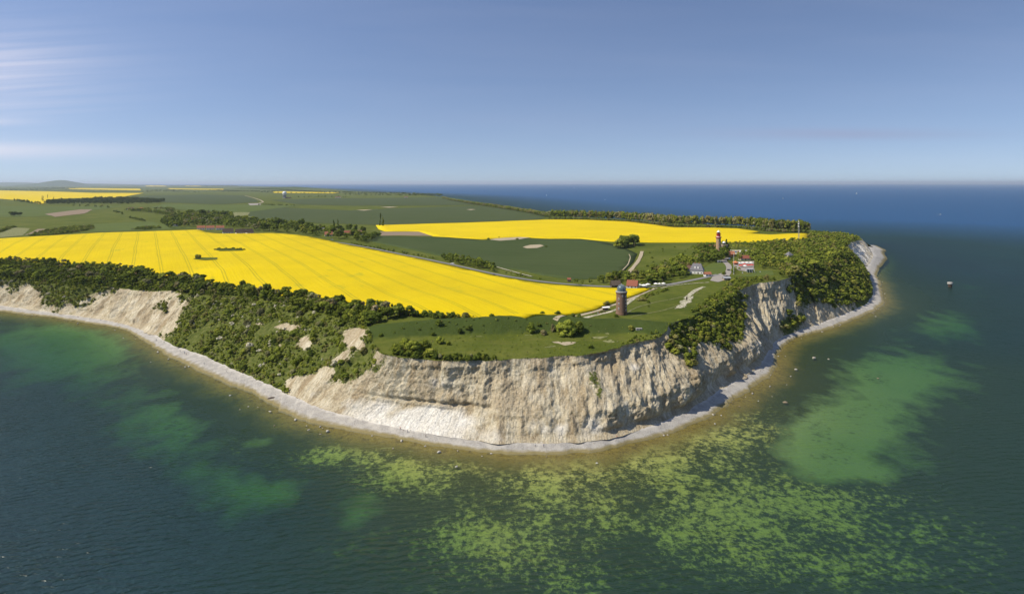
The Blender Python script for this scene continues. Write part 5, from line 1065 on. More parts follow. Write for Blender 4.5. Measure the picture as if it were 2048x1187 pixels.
house('house', 'small cream house with pyramid roof among the cape trees', here(1578, 519), 6.5, 6.5, 6.2, 3.6, R(20), 'cream_wall', 'roof_grey', 0, 1.0, 2)
house('cottage', 'cottage with red brown roof and white gable left of the parasols', here(1265, 575), 9.5, 7, 2.6, 4.3, R(-22), 'white_wall', 'roof_red', 1, 0, 3)
house('barn', 'dark thatched barn behind the brick tower dome', here(1231, 573), 8.5, 6, 2.2, 3.6, R(10), 'wood_dark', 'roof_thatch', 0, 0, 2, 'barn')
house('house', 'orange roofed house left of the lighthouse foot', here(1424, 504), 11, 8, 4.5, 5, R(15), 'white_wall', 'roof_orange', 1, 0, 3)
house('house', 'orange roof among trees below the lighthouse', here(1414, 516), 7.5, 6, 3.0, 3.4, R(0), 'cream_wall', 'roof_orange', 1, 0, 2)
house('house', 'long red roofed building behind the cafe terrace', here(1489, 520), 12, 6, 2.8, 3.0, R(3), 'cream_wall', 'roof_red', 1, 0, 3)
house('house', 'orange roofed house between the lighthouse and the car park', here(1461, 512), 9, 6.5, 3.0, 3.4, R(-10), 'brick_red', 'roof_orange', 1, 0, 2)
house('house', 'small brown roofed house left of the grey hipped house', here(1377, 541), 7, 5.5, 2.8, 3.0, R(15), 'cream_wall', 'roof_brown', 1, 0, 2)
house('shed', 'small brick shed at the lower edge of the wheat', here(1138, 563), 3.2, 3, 2.6, 1.2, R(0), 'brick_red', 'roof_red', 0, 0, 1, 'shed')
for k, (px, L, lab) in enumerate([(402, 15, 'left house of the three orange roofed village houses'), (420.5, 15, 'middle house of the three orange roofed village houses'), (440, 15, 'right house of the three orange roofed village houses')]):
    house('house', lab, here(px, 459), L, 9, 4.2, 4.2, R(28), 'white_wall', 'roof_orange', 1, 0, 3)
for px, py, L, rz, lab in [(456, 466.5, 18, 30, 'long dark thatched house right of the orange village roofs'), (481, 467.5, 17, 40, 'dark thatched house with white gable at the yellow field'), (499, 467.5, 12, 45, 'small dark thatched house right of the white gable')]:
    house('house', lab, here(px, py), L, 10, 3.4, 6, R(rz), 'white_wall', 'roof_thatch', 1, 0, 4)
for px, py, L, hw, roof, wall, rz, lab in [(389, 441, 14, 5, 'roof_orange', 'cream_wall', 0, 'orange roofed house high in the village trees'), (372, 444, 13, 4, 'roof_brown', 'white_wall', 12, 'brown roofed house deep in the village trees'), (348, 452, 12, 3.5, 'roof_grey', 'white_wall', 0, 'grey roofed house at the left of the village'),
        (657, 472, 13, 3.5, 'roof_orange', 'cream_wall', 20, 'orange roofed cottage at the left of the right hamlet'), (668, 465, 9, 4.5, 'roof_brown', 'cream_wall', 70, 'cream gabled house behind the orange cottage'), (644, 462, 12, 4, 'roof_grey', 'white_wall', 0, 'white house at the far left of the right hamlet'),
        (698, 470.5, 17, 4, 'roof_red', 'brick_red', 8, 'large red roofed farmhouse of the right hamlet'), (715, 469.5, 16, 3.6, 'roof_brown', 'cream_wall', 0, 'long brown roofed barn right of the red farmhouse'), (427, 445, 12, 4.5, 'roof_grey', 'white_wall', 30, 'small white house above the orange village roofs')]:
    house('house', lab, here(px, py), L, 9, hw, 4.8, R(rz), wall, roof, 1, 0, 3)
for px, py, L, lab in [(812, 395.2, 30, 'tiny white far house in the upper wheat'), (676, 395.5, 40, 'low white far farm beside a dark hedge'), (147, 405, 22, 'white farm building among the far poplars'), (262, 419.5, 20, 'pale roofed house at the left village edge'), (282, 420, 18, 'reddish roofed house at the left village edge')]:
    house('house', lab, here(px, py, .3), L, 12, 4.5, 5, R(10), 'white_wall', 'roof_orange' if 'red' in lab else 'roof_brown', 0, 0, 3)
# --- radome tower
x, y, z = at(569, 396.5)
t_ = thing('radome', 'grey tower with a big white radar ball beyond the far wheat', 'radar tower', (x, y, z - .3))
MB().box(-9, 9, -9, 9, 0, 20).build('tower', 'concrete', t_); MB().box(9, 44, -8, 8, 0, 8).build('annex', 'brick_red', t_); MB().lathe([(12, 20), (14, 22), (14, 24)], 24).build('platform', 'metal_grey', t_)
MB().lathe([(14 * math.cos(a), 36 + 14 * math.sin(a)) for a in np.linspace(-1.15, 1.57, 14)], 24).build('ball', 'white_paint', t_, smooth=True)
for k in range(4): MB().box(-7 + 4 * k, -5 + 4 * k, -9.2, -9.02, 12, 15).build('window', 'glass_dark', t_)
# --- radio mast
t_ = thing('radio_mast', 'slender grey radio mast at the right end of the second yellow field', 'mast', here(1597.5, 481))
m_ = MB(); s = .7
for a, b in ((-s, -s), (s, -s), (s, s), (-s, s)): m_.bar((a, b, 0), (a, b, 30), .14, 4)
for k in range(20):
    z = k * 1.5
    for (a, b), (c_, d_) in zip(((-s, -s), (s, -s), (s, s), (-s, s)), ((s, -s), (s, s), (-s, s), (-s, -s))): m_.bar((a, b, z), (c_, d_, z + 1.5), .08, 4)
m_.build('lattice', 'metal_grey', t_); MB().bar((0, 0, 29), (0, 0, 33), .35, 8).build('antenna', 'white_paint', t_); MB().box(-1.4, 1.4, -1.4, 1.4, 0, .8).build('base', 'concrete', t_)
for z in (22, 26): MB().lathe([(.3, z), (1.1, z + .3), (1.1, z + 1.5), (.3, z + 1.8)], 10).build('dish', 'white_paint', t_)
# --- cafe
def parasol(px, py, R_, h, mat, lab, group=None):
    t_ = thing('parasol', lab, 'parasol', here(px, py, .1), 0, group)
    MB().bar((0, 0, 0), (0, 0, h), .06, 6).build('pole', 'metal_grey', t_); MB().lathe([(.45, 0), (.45, .22), (.1, .3)], 10).build('base', 'concrete', t_)
    vs = [(R_ * math.cos(k * math.pi / 4), R_ * math.sin(k * math.pi / 4), h - .75) for k in range(8)] + [(0, 0, h + .1)] + [(R_ * math.cos(k * math.pi / 4), R_ * math.sin(k * math.pi / 4), h - 1.0) for k in range(8)]
    MB().add(vs, [(k, (k + 1) % 8, 8) for k in range(8)] + [(9 + k, 9 + (k + 1) % 8, (k + 1) % 8, k) for k in range(8)]).build('canopy', mat, t_)
for px, py, r_, m_, lab in [(1280, 574, 1.7, 'canvas_white', 'leftmost white parasol right of the cottage'), (1288, 574.5, 3.0, 'canvas_white', 'biggest white parasol right of the cottage'), (1296, 572.5, 2.4, 'canvas_white', 'third white parasol right of the cottage'), (1312, 571.5, 2.2, 'canvas_white', 'white parasol left of the pair near the road bend'), (1319, 571.5, 1.6, 'canvas_white', 'smallest white parasol near the road bend'), (1327, 571, 2.0, 'canvas_white', 'rightmost white parasol near the road bend'),
        (1478, 529, 2.4, 'canvas_white', 'leftmost white parasol of the cafe back row'), (1486, 528.5, 2.4, 'canvas_white', 'second white parasol of the cafe back row'), (1494, 528.5, 2.4, 'canvas_white', 'third white parasol of the cafe back row'), (1502, 528.5, 2.4, 'canvas_white', 'rightmost white parasol of the cafe back row'),
        (1482, 534, 2.6, 'canvas_red', 'leftmost red parasol of the cafe front row'), (1490, 535, 2.0, 'canvas_white', 'white parasol in the cafe front row'), (1489, 531.5, 2.2, 'canvas_red', 'red parasol in the middle of the cafe terrace'), (1497, 533.5, 2.4, 'canvas_red', 'red parasol right of the white front parasol'), (1504, 533, 2.4, 'canvas_red', 'rightmost red parasol of the cafe')]:
    parasol(px, py, r_, 3.0, m_, lab)
t_ = thing('kiosk', 'round kiosk with orange pointed roof at the cafe entrance', 'kiosk', here(1471, 529))
MB().lathe([(2.6, 0), (2.6, 2.6)], 8).build('wall', 'roof_red', t_); MB().lathe([(3.5, 2.6), (3.5, 2.75), (.1, 4.4)], 8).build('roof', 'canvas_orange', t_); MB().box(-1, 1, -2.52, -2.42, .9, 2.1).build('hatch', 'glass_dark', t_)
t_ = thing('glass_shelter', 'pale flat roofed shelter on white slanting legs beside the cafe', 'shelter', here(1500, 544.5), R(-6))
MB().box(-4.2, 4.2, -2.2, 2.2, 3.4, 3.65).build('roof', 'metal_grey', t_)
for a in (-3.6, -1.2, 1.2, 3.6): MB().bar((a, -2, 3.4), (a * 1.1 + .5, -2.2, 0), .13, 5).build('leg', 'white_paint', t_); MB().bar((a, 2, 3.4), (a * 1.1 - .5, 2.2, 0), .13, 5).build('leg', 'white_paint', t_)
MB().box(-3.2, 3.2, -.1, .1, .3, 3.3).build('glass_wall', 'copper_glass', t_)
t_ = thing('flagpole', 'tall thin white flagpole in front of the cafe', 'flagpole', here(1467.5, 548)); MB().lathe([(.18, 0), (.16, 10), (.1, 21)], 8).build('pole', 'white_paint', t_); MB().lathe([(.6, 0), (.6, .4), (.2, .5)], 8).build('base', 'concrete', t_); MB().lathe([(.05, 21), (.22, 21.2), (.05, 21.4)], 8).build('knob', 'white_paint', t_)
t_ = thing('booth', 'small grey blue ticket booth under the big dark tree', 'booth', here(1438, 525)); MB().box(-2, 2, -1.5, 1.5, 0, 2.5).build('wall', 'metal_grey', t_); MB().box(-2.3, 2.3, -1.8, 1.8, 2.5, 2.7).build('roof', 'white_paint', t_); MB().box(-1.2, 1.2, -1.56, -1.51, 1, 2).build('hatch', 'glass_dark', t_)
def car(px, py, rz, col, lab, L=4.4, Hh=1.5, van=False):
    t_ = thing('van' if van else 'car', lab, 'van' if van else 'car', here(px, py, -.16), R(rz)); a, w = L / 2, .9
    prof = [(-a, .35), (-a, .85), (-a * .9, Hh if van else .95), (-a * .45, Hh), (a * .15, Hh), (a * .52, .95), (a, .8), (a, .35)]
    n = len(prof); MB().add([(x, -w, z) for x, z in prof] + [(x, w, z) for x, z in prof], [tuple(range(n - 1, -1, -1)), tuple(range(n, 2 * n))] + [(k, (k + 1) % n, n + (k + 1) % n, n + k) for k in range(n)]).build('body', col, t_)
    for s_ in (-1, 1): MB().add([(-a * .42, s_ * (w + .01), .95), (a * .40, s_ * (w + .01), .95), (a * .12, s_ * (w + .01), Hh - .1), (-a * .40, s_ * (w + .01), Hh - .1)], [(0, 1, 2, 3)]).build('side_window', 'glass_dark', t_)
    for s_ in (-1, 1):
        for x in (-a * .62, a * .62): MB().bar((x, s_ * (w - .2), .33), (x, s_ * (w + .02), .33), .33, 12).build('wheel', 'tyre', t_)
    for s_ in (-.6, .6): MB().box(a, a + .03, s_ - .15, s_ + .15, .55, .7).build('headlight', 'white_paint', t_)
car(1484, 505.5, 10, 'white_paint', 'white camper van on the sandy car park', 6.2, 2.8, True); car(1489, 504, 160, 'metal_dark', 'dark car right of the white camper van'); car(1478, 504, 20, 'roof_red', 'red car left of the white camper van'); car(1459, 519, 70, 'white_paint', 'white delivery van on the lane below the car park', 5.2, 2.3, True)
car(1466, 506.5, 15, 'white_paint', 'white car at the left end of the sandy car park'); car(1472, 505, 5, 'shirt_blue', 'blue car on the sandy car park'); car(1494, 503.5, 170, 'metal_grey', 'silver car at the right end of the sandy car park')
car(1457, 541, 95, 'metal_dark', 'dark car on the paved lane'); car(988, 551, -20, 'metal_dark', 'dark car parked beside the asphalt road'); car(664, 480, -10, 'metal_grey', 'grey car on the road by the hamlet'); car(905, 528, -14, 'white_paint', 'white car beside the hedge on the asphalt road')
# --- market stall by the tower
t_ = thing('market_stall', 'open market stall with white canopy and wooden counter left of the brick tower', 'stall', here(1212, 620), R(14))
for a in (-2.1, 2.1):
    for b in (-1.2, 1.2): MB().bar((a, b, 0), (a, b, 2.4), .07, 5).build('post', 'wood_dark', t_)
MB().add([(-2.6, -1.7, 2.3), (2.6, -1.7, 2.3), (2.6, 1.7, 2.3), (-2.6, 1.7, 2.3), (-2.6, 0, 3.0), (2.6, 0, 3.0), (-2.6, -1.7, 2.15), (2.6, -1.7, 2.15), (2.6, 1.7, 2.15), (-2.6, 1.7, 2.15)], [(0, 1, 5, 4), (2, 3, 4, 5), (0, 4, 3), (1, 2, 5), (6, 7, 1, 0), (7, 8, 2, 1), (8, 9, 3, 2), (9, 6, 0, 3), (9, 8, 7, 6)]).build('canopy', 'canvas_white', t_)
MB().box(-2.0, 2.0, -1.3, -.6, 0, 1.0).build('counter', 'wood_light', t_); MB().box(-2.0, 2.0, .7, 1.2, 0, 1.6).build('shelf', 'wood_dark', t_)
def bench(px, py, rz, lab):
    t_ = thing('picnic_bench', lab, 'bench', here(px, py, .02), R(rz)); MB().box(-.9, .9, -.35, .35, .7, .78).build('table_top', 'wood_dark', t_)
    for s_ in (-1, 1): MB().box(-.9, .9, s_ * .75 - .14, s_ * .75 + .14, .42, .48).build('seat', 'wood_dark', t_); MB().box(s_ * .65 - .06, s_ * .65 + .06, -.85, .85, .28, .36).build('crossbar', 'wood_dark', t_); MB().bar((s_ * .65, -.7, 0), (s_ * .65, -.15, .7), .05, 4).build('leg', 'wood_dark', t_); MB().bar((s_ * .65, .7, 0), (s_ * .65, .15, .7), .05, 4).build('leg', 'wood_dark', t_)
bench(1203, 624, 16, 'picnic bench just left of the market stall'); bench(1196, 626.5, 14, 'picnic bench second left of the market stall'); bench(1209, 624, 20, 'picnic bench in front of the market stall')
t_ = thing('bunker', 'low concrete bunker front with two dark openings in the rampart', 'bunker', here(1278.5, 660, .2)); m_ = MB().box(-2.0, 2.0, 0, 1.6, 0, .35).box(-2.0, 2.0, 0, 1.6, 1.0, 1.45)
for a in (-2.0, -.25, 1.5): m_.box(a, a + .5, .01, 1.59, .35, 1.0)
m_.build('frame', 'concrete', t_)
for a in (-1.5, .25): MB().box(a, a + 1.25, .5, .6, .35, 1.0).build('opening', 'metal_dark', t_)
t_ = thing('information_board', 'dark upright information board on the chalk patch', 'board', here(1373.5, 600)); MB().box(-.5, .5, -.08, .08, .5, 2.9).build('panel', 'wood_dark', t_)
for a in (-.4, .4): MB().bar((a, .14, 0), (a, .14, 2.6), .06, 5).build('post', 'wood_dark', t_)
t_ = thing('wooden_frame', 'pale wooden tripod frame beside the chalk path', 'frame', here(1396, 587)); 
for a, b in ((-1.4, -.4), (1.4, -.4), (0, 1.2)): MB().bar((a, b, 0), (0, 0, 3.2), .1, 5).build('pole', 'wood_light', t_)
MB().bar((-.9, -.26, 1.1), (.9, -.26, 1.1), .08, 5).build('crossbar', 'wood_light', t_)
t_ = thing('sign', 'small white sign on the grass left of the shelter', 'sign', here(1485, 547)); MB().box(-.55, .55, -.04, .04, .5, 1.7).build('panel', 'white_paint', t_); MB().bar((0, .1, 0), (0, .1, 1.5), .05, 5).build('post', 'metal_grey', t_)
t_ = thing('sign', 'tiny pale sign at the right of the lawn', 'sign', here(1520.5, 545)); MB().box(-.4, .4, -.04, .04, .5, 1.6).build('panel', 'white_paint', t_); MB().bar((0, .1, 0), (0, .1, 1.5), .05, 5).build('post', 'metal_grey', t_)

# --- at sea
def sea(px, py): p = atz(px, py, 0); return float(p[0]), float(p[1])
def sailboat(px, py, h, lab, rz=0):
    x, y = sea(px, py); t_ = thing('sailboat', lab, 'sailboat', (x, y, 0), rz); k = h / 15
    sec = [(-5, .9, .9), (-3, 1.5, 1.0), (0, 1.7, 1.0), (3, 1.1, 1.1), (5.2, .05, 1.3)]; m_ = MB(); vs = [q for a, w, z in sec for q in ((a * k, -w * k, z * k), (a * k, w * k, z * k), (a * k, w * .5 * k, -.5 * k), (a * k, -w * .5 * k, -.5 * k))]
    m_.add(vs, [(4 * j + a, 4 * j + (a + 1) % 4, 4 * j + 4 + (a + 1) % 4, 4 * j + 4 + a) for j in range(4) for a in range(4)] + [(3, 2, 1, 0), (16, 17, 18, 19)]).build('hull', 'white_paint', t_)
    MB().bar((.6 * k, 0, 1 * k), (.6 * k, 0, h), .12 * k, 6).build('mast', 'metal_grey', t_)
    MB().add([(.4 * k, -.05, 2 * k), (-4.4 * k, .5, 2 * k), (.4 * k, .05, h * .97), (.4 * k, .1, 2 * k), (-4.4 * k, .6, 2 * k), (.4 * k, .15, h * .97)], [(0, 1, 2), (5, 4, 3), (0, 3, 4, 1), (1, 4, 5, 2), (2, 5, 3, 0)]).build('mainsail', 'canvas_white', t_)
    MB().add([(.9 * k, 0, h * .9), (5 * k, .3, 1.5 * k), (1.0 * k, .5, 1.7 * k), (.9 * k, .1, h * .9), (5 * k, .4, 1.5 * k), (1.0 * k, .6, 1.7 * k)], [(0, 1, 2), (5, 4, 3), (0, 3, 4, 1), (1, 4, 5, 2), (2, 5, 3, 0)]).build('jib', 'canvas_white', t_)
for k, (px, py, h, lab) in enumerate([(1566, 398, 20, 'white sailboat on the open sea right of centre'), (1058, 390.5, 20, 'white sailboat nearest the far coast'), (1093, 391, 14, 'smaller sailboat right of the one nearest the far coast'), (1210, 400, 9, 'small low boat on the sea above the second yellow field'), (1834, 378, 26, 'white sailboat near the horizon at right'), (1713, 388, 20, 'sailboat between the open-sea boat and the right horizon boat'), (1148, 376, 30, 'left of the two sailboats near the horizon at centre'), (1203, 376.5, 36, 'right of the two sailboats near the horizon at centre'), (653, 376.5, 30, 'lone sailboat beyond the dark far wood')]):
    sailboat(px, py, h, lab, .6 + k)
x, y = sea(1881, 429); t_ = thing('motorboat', 'white motorboat with a short wake on the right-hand sea', 'motorboat', (x, y, 0), .2)
sec = [(-4.5, 1.3, 1.2), (-1, 1.5, 1.3), (2.5, 1.0, 1.5), (5, .05, 1.8)]; MB().add([q for a, w, z in sec for q in ((a, -w, z), (a, w, z), (a, w * .5, -.4), (a, -w * .5, -.4))], [(4 * j + a, 4 * j + (a + 1) % 4, 4 * j + 4 + (a + 1) % 4, 4 * j + 4 + a) for j in range(3) for a in range(4)] + [(3, 2, 1, 0), (12, 13, 14, 15)]).build('hull', 'white_paint', t_)
MB().add([(-1.5, -1, 1.3), (1.8, -.8, 1.4), (1.8, .8, 1.4), (-1.5, 1, 1.3), (-1.2, -.8, 2.8), (.6, -.7, 2.8), (.6, .7, 2.8), (-1.2, .8, 2.8)], [(0, 1, 5, 4), (1, 2, 6, 5), (2, 3, 7, 6), (3, 0, 4, 7), (4, 5, 6, 7)]).build('cabin', 'white_paint', t_)
m_ = MB().add([(-4.5, -.8, .06), (-4.5, .8, .06), (-14, 1.4, .05), (-26, .4, .05), (-14, -1.4, .05)], [(0, 4, 3, 2, 1)]); link('wake', m_.build('wake', 'white_paint', None).data, None, None, (x, y, 0), .2, label='short white wake behind the motorboat', kind='stuff'); bpy.data.objects.remove(bpy.data.objects['wake'])
x, y = sea(1900, 573); t_ = thing('concrete_pile', 'round concrete pile with white top standing in the right-hand sea', 'pile', (x, y, -3))
MB().lathe([(2.4, 0), (2.3, 6.4)], 14).build('column', 'rust', t_); MB().lathe([(2.9, 6.4), (3.1, 6.6), (3.1, 8.6), (2.6, 9.0)], 14).build('cap', 'concrete', t_)
x, y = sea(545, 798); t_ = thing('stranded_hull', 'dark rusty hull lying at the waterline of the left beach', 'wreck', (x, y, -.25), R(12))
MB().lathe([(.05, -3.1), (.62, -2.8), (.85, -1.5), (.92, 0), (.85, 1.6), (.7, 2.6), (.3, 3.0)], 12).build('hull', 'rust', t_).rotation_euler = (0, math.pi / 2, 0)
for o in t_.children: o.location = (0, 0, .7)
MB().box(-1.2, 1.0, -.35, .35, 1.45, 1.72).build('hatch', 'rust', t_)
# --- boulders in the shallows and on the shingle
def rock_me(seed):
    V_, T_ = ico(1); r = np.random.default_rng(seed); V_ = V_ * (1 + .35 * fbm(V_[:, 0] * 1.3 + seed * 7, V_[:, 1] * 1.3, V_[:, 2] * 1.3, o=2))[:, None] * np.array([1, .75, .55]); return mesh_np('boulder', V_, tris=T_)
t = NT('boulder'); n = t.noise(1.5, 4, .6, vec=t.n('ShaderNodeTexCoord').outputs['Object']); rnd = t.n('ShaderNodeObjectInfo').outputs['Random']
t.done(t.bsdf(t.mix(rnd, t.mix(n, (.14, .10, .06), (.30, .23, .14)), t.mix(n, (.45, .42, .37), (.68, .66, .62))), .85, spec=.2))
ROCK = [rock_me(i) for i in range(4)]
for m_ in ROCK: m_.materials.append(MATS['boulder'])
def boulder(x, y, z, s, lab, group): link('boulder', ROCK[int(RNG.integers(4))], None, None, (x, y, z), RNG.uniform(0, 6), (s, s * RNG.uniform(.7, 1), s * RNG.uniform(.7, 1.1)), label=lab, category='boulder', group=group)
fx = np.array([s[0][0] for s in ST])
wpx, _ = project(Wc[:, 0], Wc[:, 1], 0 * Wc[:, 0])
for k in range(95):
    i = int(RNG.integers(int(NC * .06), int(NC * .93))); d = abs(RNG.normal(0, 9)) + .3; p = Wc[i] + out[i] * d; s = RNG.uniform(.35, .8) * (1.5 if RNG.random() < .12 else 1)
    q = wpx[i]; sec = 'off the left scarps' if q < 300 else 'off the left thicket' if q < 460 else 'off the stranded hull beach' if q < 640 else 'off the white apron' if q < 900 else 'off the nearest cliff foot' if q < 1200 else 'off the right gullies' if q < 1450 else 'off the right bay' if q < 1620 else 'off the rounded right slope'
    boulder(p[0], p[1], -.12 * s, s, '%s boulder lying in the shallows %s' % ('large' if s > .85 else 'small' if s < .5 else 'middling', sec), 'boulders in the shallows')
for px, py, s, lab in [(1628, 715, 2.0, 'largest white boulder awash off the right bay'), (1657, 717.5, 1.3, 'white boulder right of the largest one off the right bay'), (1592, 738, 1.2, 'long pale rock off the right bay'), (1756, 756, .9, 'single dark rock far out from the right bay'), (1571, 804, 1.6, 'brown rock awash in the green shallows'), (1505, 786, 1.0, 'pale rock near the right beach curve'), (1540, 772, .8, 'small pale rock off the right beach curve'), (1425, 828, 1.1, 'pale flat rock beside the front right waterline'), (913, 932, 1.0, 'brown rock in the shallows in front of the white apron'), (655, 861, 1.1, 'pale rock at the front left waterline'), (617, 859, .9, 'pale rock off the front left waterline'), (460, 790, .8, 'pale rock off the middle of the left beach')]:
    x, y = sea(px, py); boulder(x, y, -.12 * s, s, lab, None)
for k in range(55):   # chalk lumps on the upper beach
    i = int(RNG.integers(int(NC * .30), int(NC * .80))); u = RNG.uniform(.55, .95); p = B0[i] + (B1[i] - B0[i]) * u; z = np.interp(u, bt[:, 0], bz[:, i]); s = RNG.uniform(.2, .55)
    boulder(p[0], p[1], z + .08 * s, s, '%s chalk lump on the shingle %s' % ('tiny' if s < .37 else 'small', 'below the left slope' if wpx[i] < 640 else 'below the white apron' if wpx[i] < 950 else 'at the nearest cliff foot' if wpx[i] < 1200 else 'below the right gullies' if wpx[i] < 1450 else 'in the right bay'), 'chalk lumps on the beach')

# --- people
def person_mesh(name, walk):
    J = {'pel': (0, 0, .95), 'wai': (0, 0, 1.12), 'che': (0, .01, 1.36), 'nec': (0, 0, 1.50), 'hd0': (0, -.01, 1.60), 'hd1': (0, 0, 1.74), 'lh': (-.10, 0, .90), 'lk': (-.11, -.16 * walk, .50), 'la': (-.11, -.10 * walk, .08), 'lt': (-.11, -.10 * walk - .16, .03),
         'rh': (.10, 0, .90), 'rk': (.11, .02, .50), 'ra': (.11, .22 * walk, .08), 'rt': (.11, .22 * walk - .16, .03), 'ls': (-.20, 0, 1.42), 'le': (-.27, .06, 1.15), 'lw': (-.27, -.06, .90), 'lf': (-.27, -.10, .80), 'rs': (.20, 0, 1.42), 're': (.27, -.02, 1.15), 'rw': (.27, -.14, .92), 'rf': (.27, -.19, .83)}
    Rr = {'pel': .15, 'wai': .13, 'che': .155, 'nec': .06, 'hd0': .095, 'hd1': .085, 'lh': .095, 'lk': .06, 'la': .045, 'lt': .035, 'rh': .095, 'rk': .06, 'ra': .045, 'rt': .035, 'ls': .065, 'le': .045, 'lw': .035, 'lf': .03, 'rs': .065, 're': .045, 'rw': .035, 'rf': .03}
    ks = list(J); E_ = [('pel', 'wai'), ('wai', 'che'), ('che', 'nec'), ('nec', 'hd0'), ('hd0', 'hd1'), ('pel', 'lh'), ('lh', 'lk'), ('lk', 'la'), ('la', 'lt'), ('pel', 'rh'), ('rh', 'rk'), ('rk', 'ra'), ('ra', 'rt'), ('che', 'ls'), ('ls', 'le'), ('le', 'lw'), ('lw', 'lf'), ('che', 'rs'), ('rs', 're'), ('re', 'rw'), ('rw', 'rf')]
    me = bpy.data.meshes.new(name); me.from_pydata([J[k] for k in ks], [(ks.index(a), ks.index(b)) for a, b in E_], []); o = bpy.data.objects.new(name, me); C.objects.link(o)
    o.modifiers.new('s', 'SKIN'); o.modifiers.new('u', 'SUBSURF').levels = 1
    for i, k in enumerate(ks): me.skin_vertices[0].data[i].radius = (Rr[k], Rr[k])
    me.skin_vertices[0].data[0].use_root = True
    dg = bpy.context.evaluated_depsgraph_get(); r = bpy.data.meshes.new_from_object(o.evaluated_get(dg)); bpy.data.objects.remove(o); r.name = name; return r
def dress(me, shirt, legs):
    m_ = me.copy(); m_.materials.clear()
    for k in ('skin', shirt, legs, 'hair'): m_.materials.append(MATS[k])
    for p in m_.polygons:
        z, y, x = p.center.z, p.center.y, abs(p.center.x); p.material_index = 3 if z > 1.68 or (z > 1.55 and y > .03) else 0 if z > 1.47 or (x > .22 and z < 1.1) else 1 if z > .93 else 2
    return m_
PM = [person_mesh('person', 1.0), person_mesh('person', .15)]
OUT_ = [(s_, l_) for s_ in ('shirt_red', 'shirt_white', 'shirt_blue', 'black_cloth') for l_ in ('denim', 'black_cloth')]; PMS = [dress(PM[k % 2], *OUT_[k % 8]) for k in range(8)]
SHIRT = {'shirt_red': 'red', 'shirt_white': 'white', 'shirt_blue': 'blue', 'black_cloth': 'black'}
def beach_z(px):   # a walker on the shingle: middle of the beach at that column
    i = int(np.argmin(np.abs(wpx - px) + 1e5 * ((np.arange(NC) < NC * .02)))); u = RNG.uniform(.45, .75); p = B0[i] + (B1[i] - B0[i]) * u; return p[0], p[1], float(np.interp(u, bt[:, 0], bz[:, i]))
BP = [(158, 'below the left pale scarp'), (178, 'below the left pale scarp, second of the group'), (200, 'below the left pale scarp, third of the group'), (238, 'where the left beach begins to curve'), (305, 'at the bend of the left beach'), (312, 'right at the bend of the left beach beside another'), (345, 'past the bend of the left beach'), (356, 'just past the bend of the left beach with a companion'), (362, 'second of the pair past the left beach bend'), (402, 'on the left beach below the thicket'), (452, 'on the left beach near the thicket middle'), (825, 'on the beach in front of the white apron'), (834, 'beside another walker in front of the white apron'), (866, 'on the beach right of the white apron walkers'), (1073, 'at the foot of the cliff at its nearest point'), (1091, 'second walker at the nearest cliff foot'), (1238, 'on the front beach right of centre'), (1432, 'on the right beach below the gullies'), (1526, 'in the right bay under the shaded cliff')]
for k, (px, where) in enumerate(BP):
    x, y, z = beach_z(px); i = k * 3 % 8; link('person', PMS[i], None, None, (x, y, z - .02), RNG.uniform(0, 6), RNG.uniform(.95, 1.05), label='walker in %s top %s' % (SHIRT[OUT_[i][0]], where), category='person')
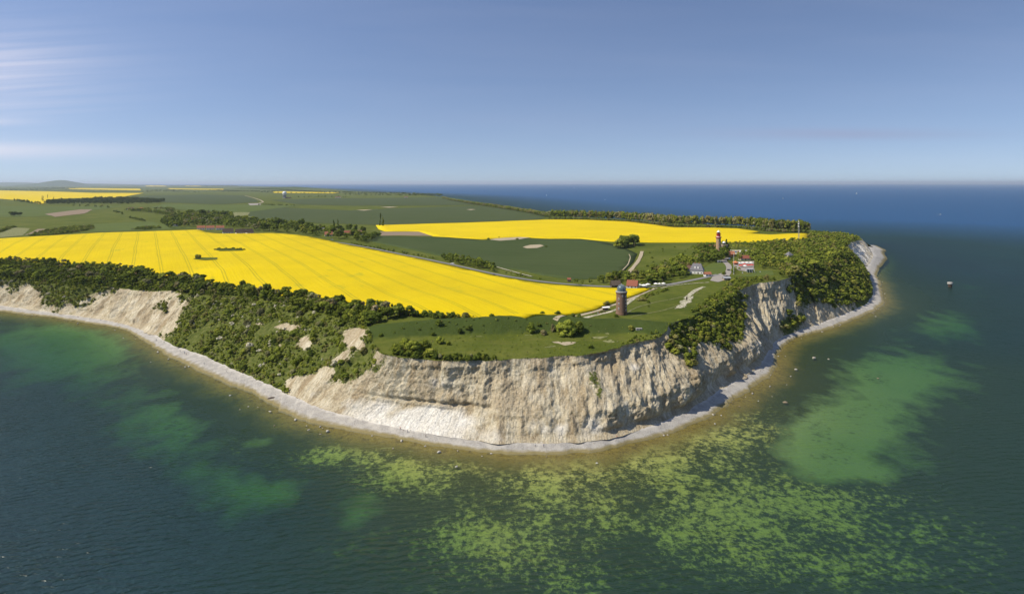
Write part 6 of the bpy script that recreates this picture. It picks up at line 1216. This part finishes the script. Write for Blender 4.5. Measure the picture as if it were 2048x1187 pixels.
for k, (px, py, where) in enumerate([(1186, 629, 'leftmost on the pale path left of the stall'), (1190, 628, 'second on the pale path left of the stall'), (1196, 629, 'on the pale path in front of the stall'), (1199, 628, 'near the stall benches'), (1206, 624.5, 'at the stall counter'), (1340, 570, 'on the road bend'), (1331, 573, 'by the rightmost white parasols'), (1452, 524, 'leftmost on the lane by the cafe'), (1455, 525, 'second on the lane by the cafe'), (1459, 526, 'on the lane beside the kiosk'), (1462, 530, 'in front of the orange kiosk'), (1446, 558, 'left of the pavilion')]):
    x, y, z = at(px, py); i = (k * 5 + 1) % 8; link('person', PMS[i], None, None, (x, y, z + .25), RNG.uniform(0, 6), RNG.uniform(.95, 1.05), label='visitor in %s top %s' % (SHIRT[OUT_[i][0]], where), category='person')
# ------------------------------------------------------------------ far hills and haze
def hill(name, lab, px0, px1, D, zmax, seed):
    n = 60; xs = np.linspace((px0 - 1024) / F * D, (px1 - 1024) / F * D, n); u = np.linspace(0, 1, n); prof = np.sin(math.pi * u ** 1.25) ** (1.5 if zmax > 200 else .8) * (.75 + .35 * fbm(u * 5, seed + .0 * u, o=3)); prof /= prof.max()
    dep_ = D * .08; V_ = []
    for j, (f, g) in enumerate([(-1, 0), (-.6, .45), (-.2, .92), (0, 1), (.4, .6), (1, 0)]): V_.append(np.column_stack([xs, np.full(n, D + f * dep_), -2 + (zmax + 2) * prof * g]))
    i = np.arange(6 * n).reshape(6, n); return link(name, mesh_np(name, np.concatenate(V_), quads=np.stack([i[:-1, :-1], i[:-1, 1:], i[1:, 1:], i[1:, :-1]], -1).reshape(-1, 4), smooth=True), MATS['pasture'], kind='structure', label=lab)
hill('hill', 'blue far hill on the left horizon', 48, 168, 26000, 265, 3); hill('hill', 'long low far shore along the left horizon', -500, 310, 34000, 175, 8); hill('hill', 'low dark wooded rise in front of the sea horizon', 440, 660, 12500, 62, 5).data.materials[0] = MATS['leaves']
t = bpy.data.materials.new('haze'); t.use_nodes = True; t.node_tree.nodes.clear(); o_ = t.node_tree.nodes.new('ShaderNodeOutputMaterial'); pv = t.node_tree.nodes.new('ShaderNodeVolumePrincipled')
pv.inputs['Color'].default_value = (.78, .88, 1, 1); pv.inputs['Density'].default_value = 2.4e-5; pv.inputs['Anisotropy'].default_value = .2; t.node_tree.links.new(pv.outputs[0], o_.inputs['Volume'])
me = bpy.data.meshes.new('haze'); m_ = MB().box(-230000, 230000, -230000, 230000, -40, 320); me.from_pydata(m_.v, [], m_.f); link('haze', me, t, kind='stuff', label='thin blue haze in the air')
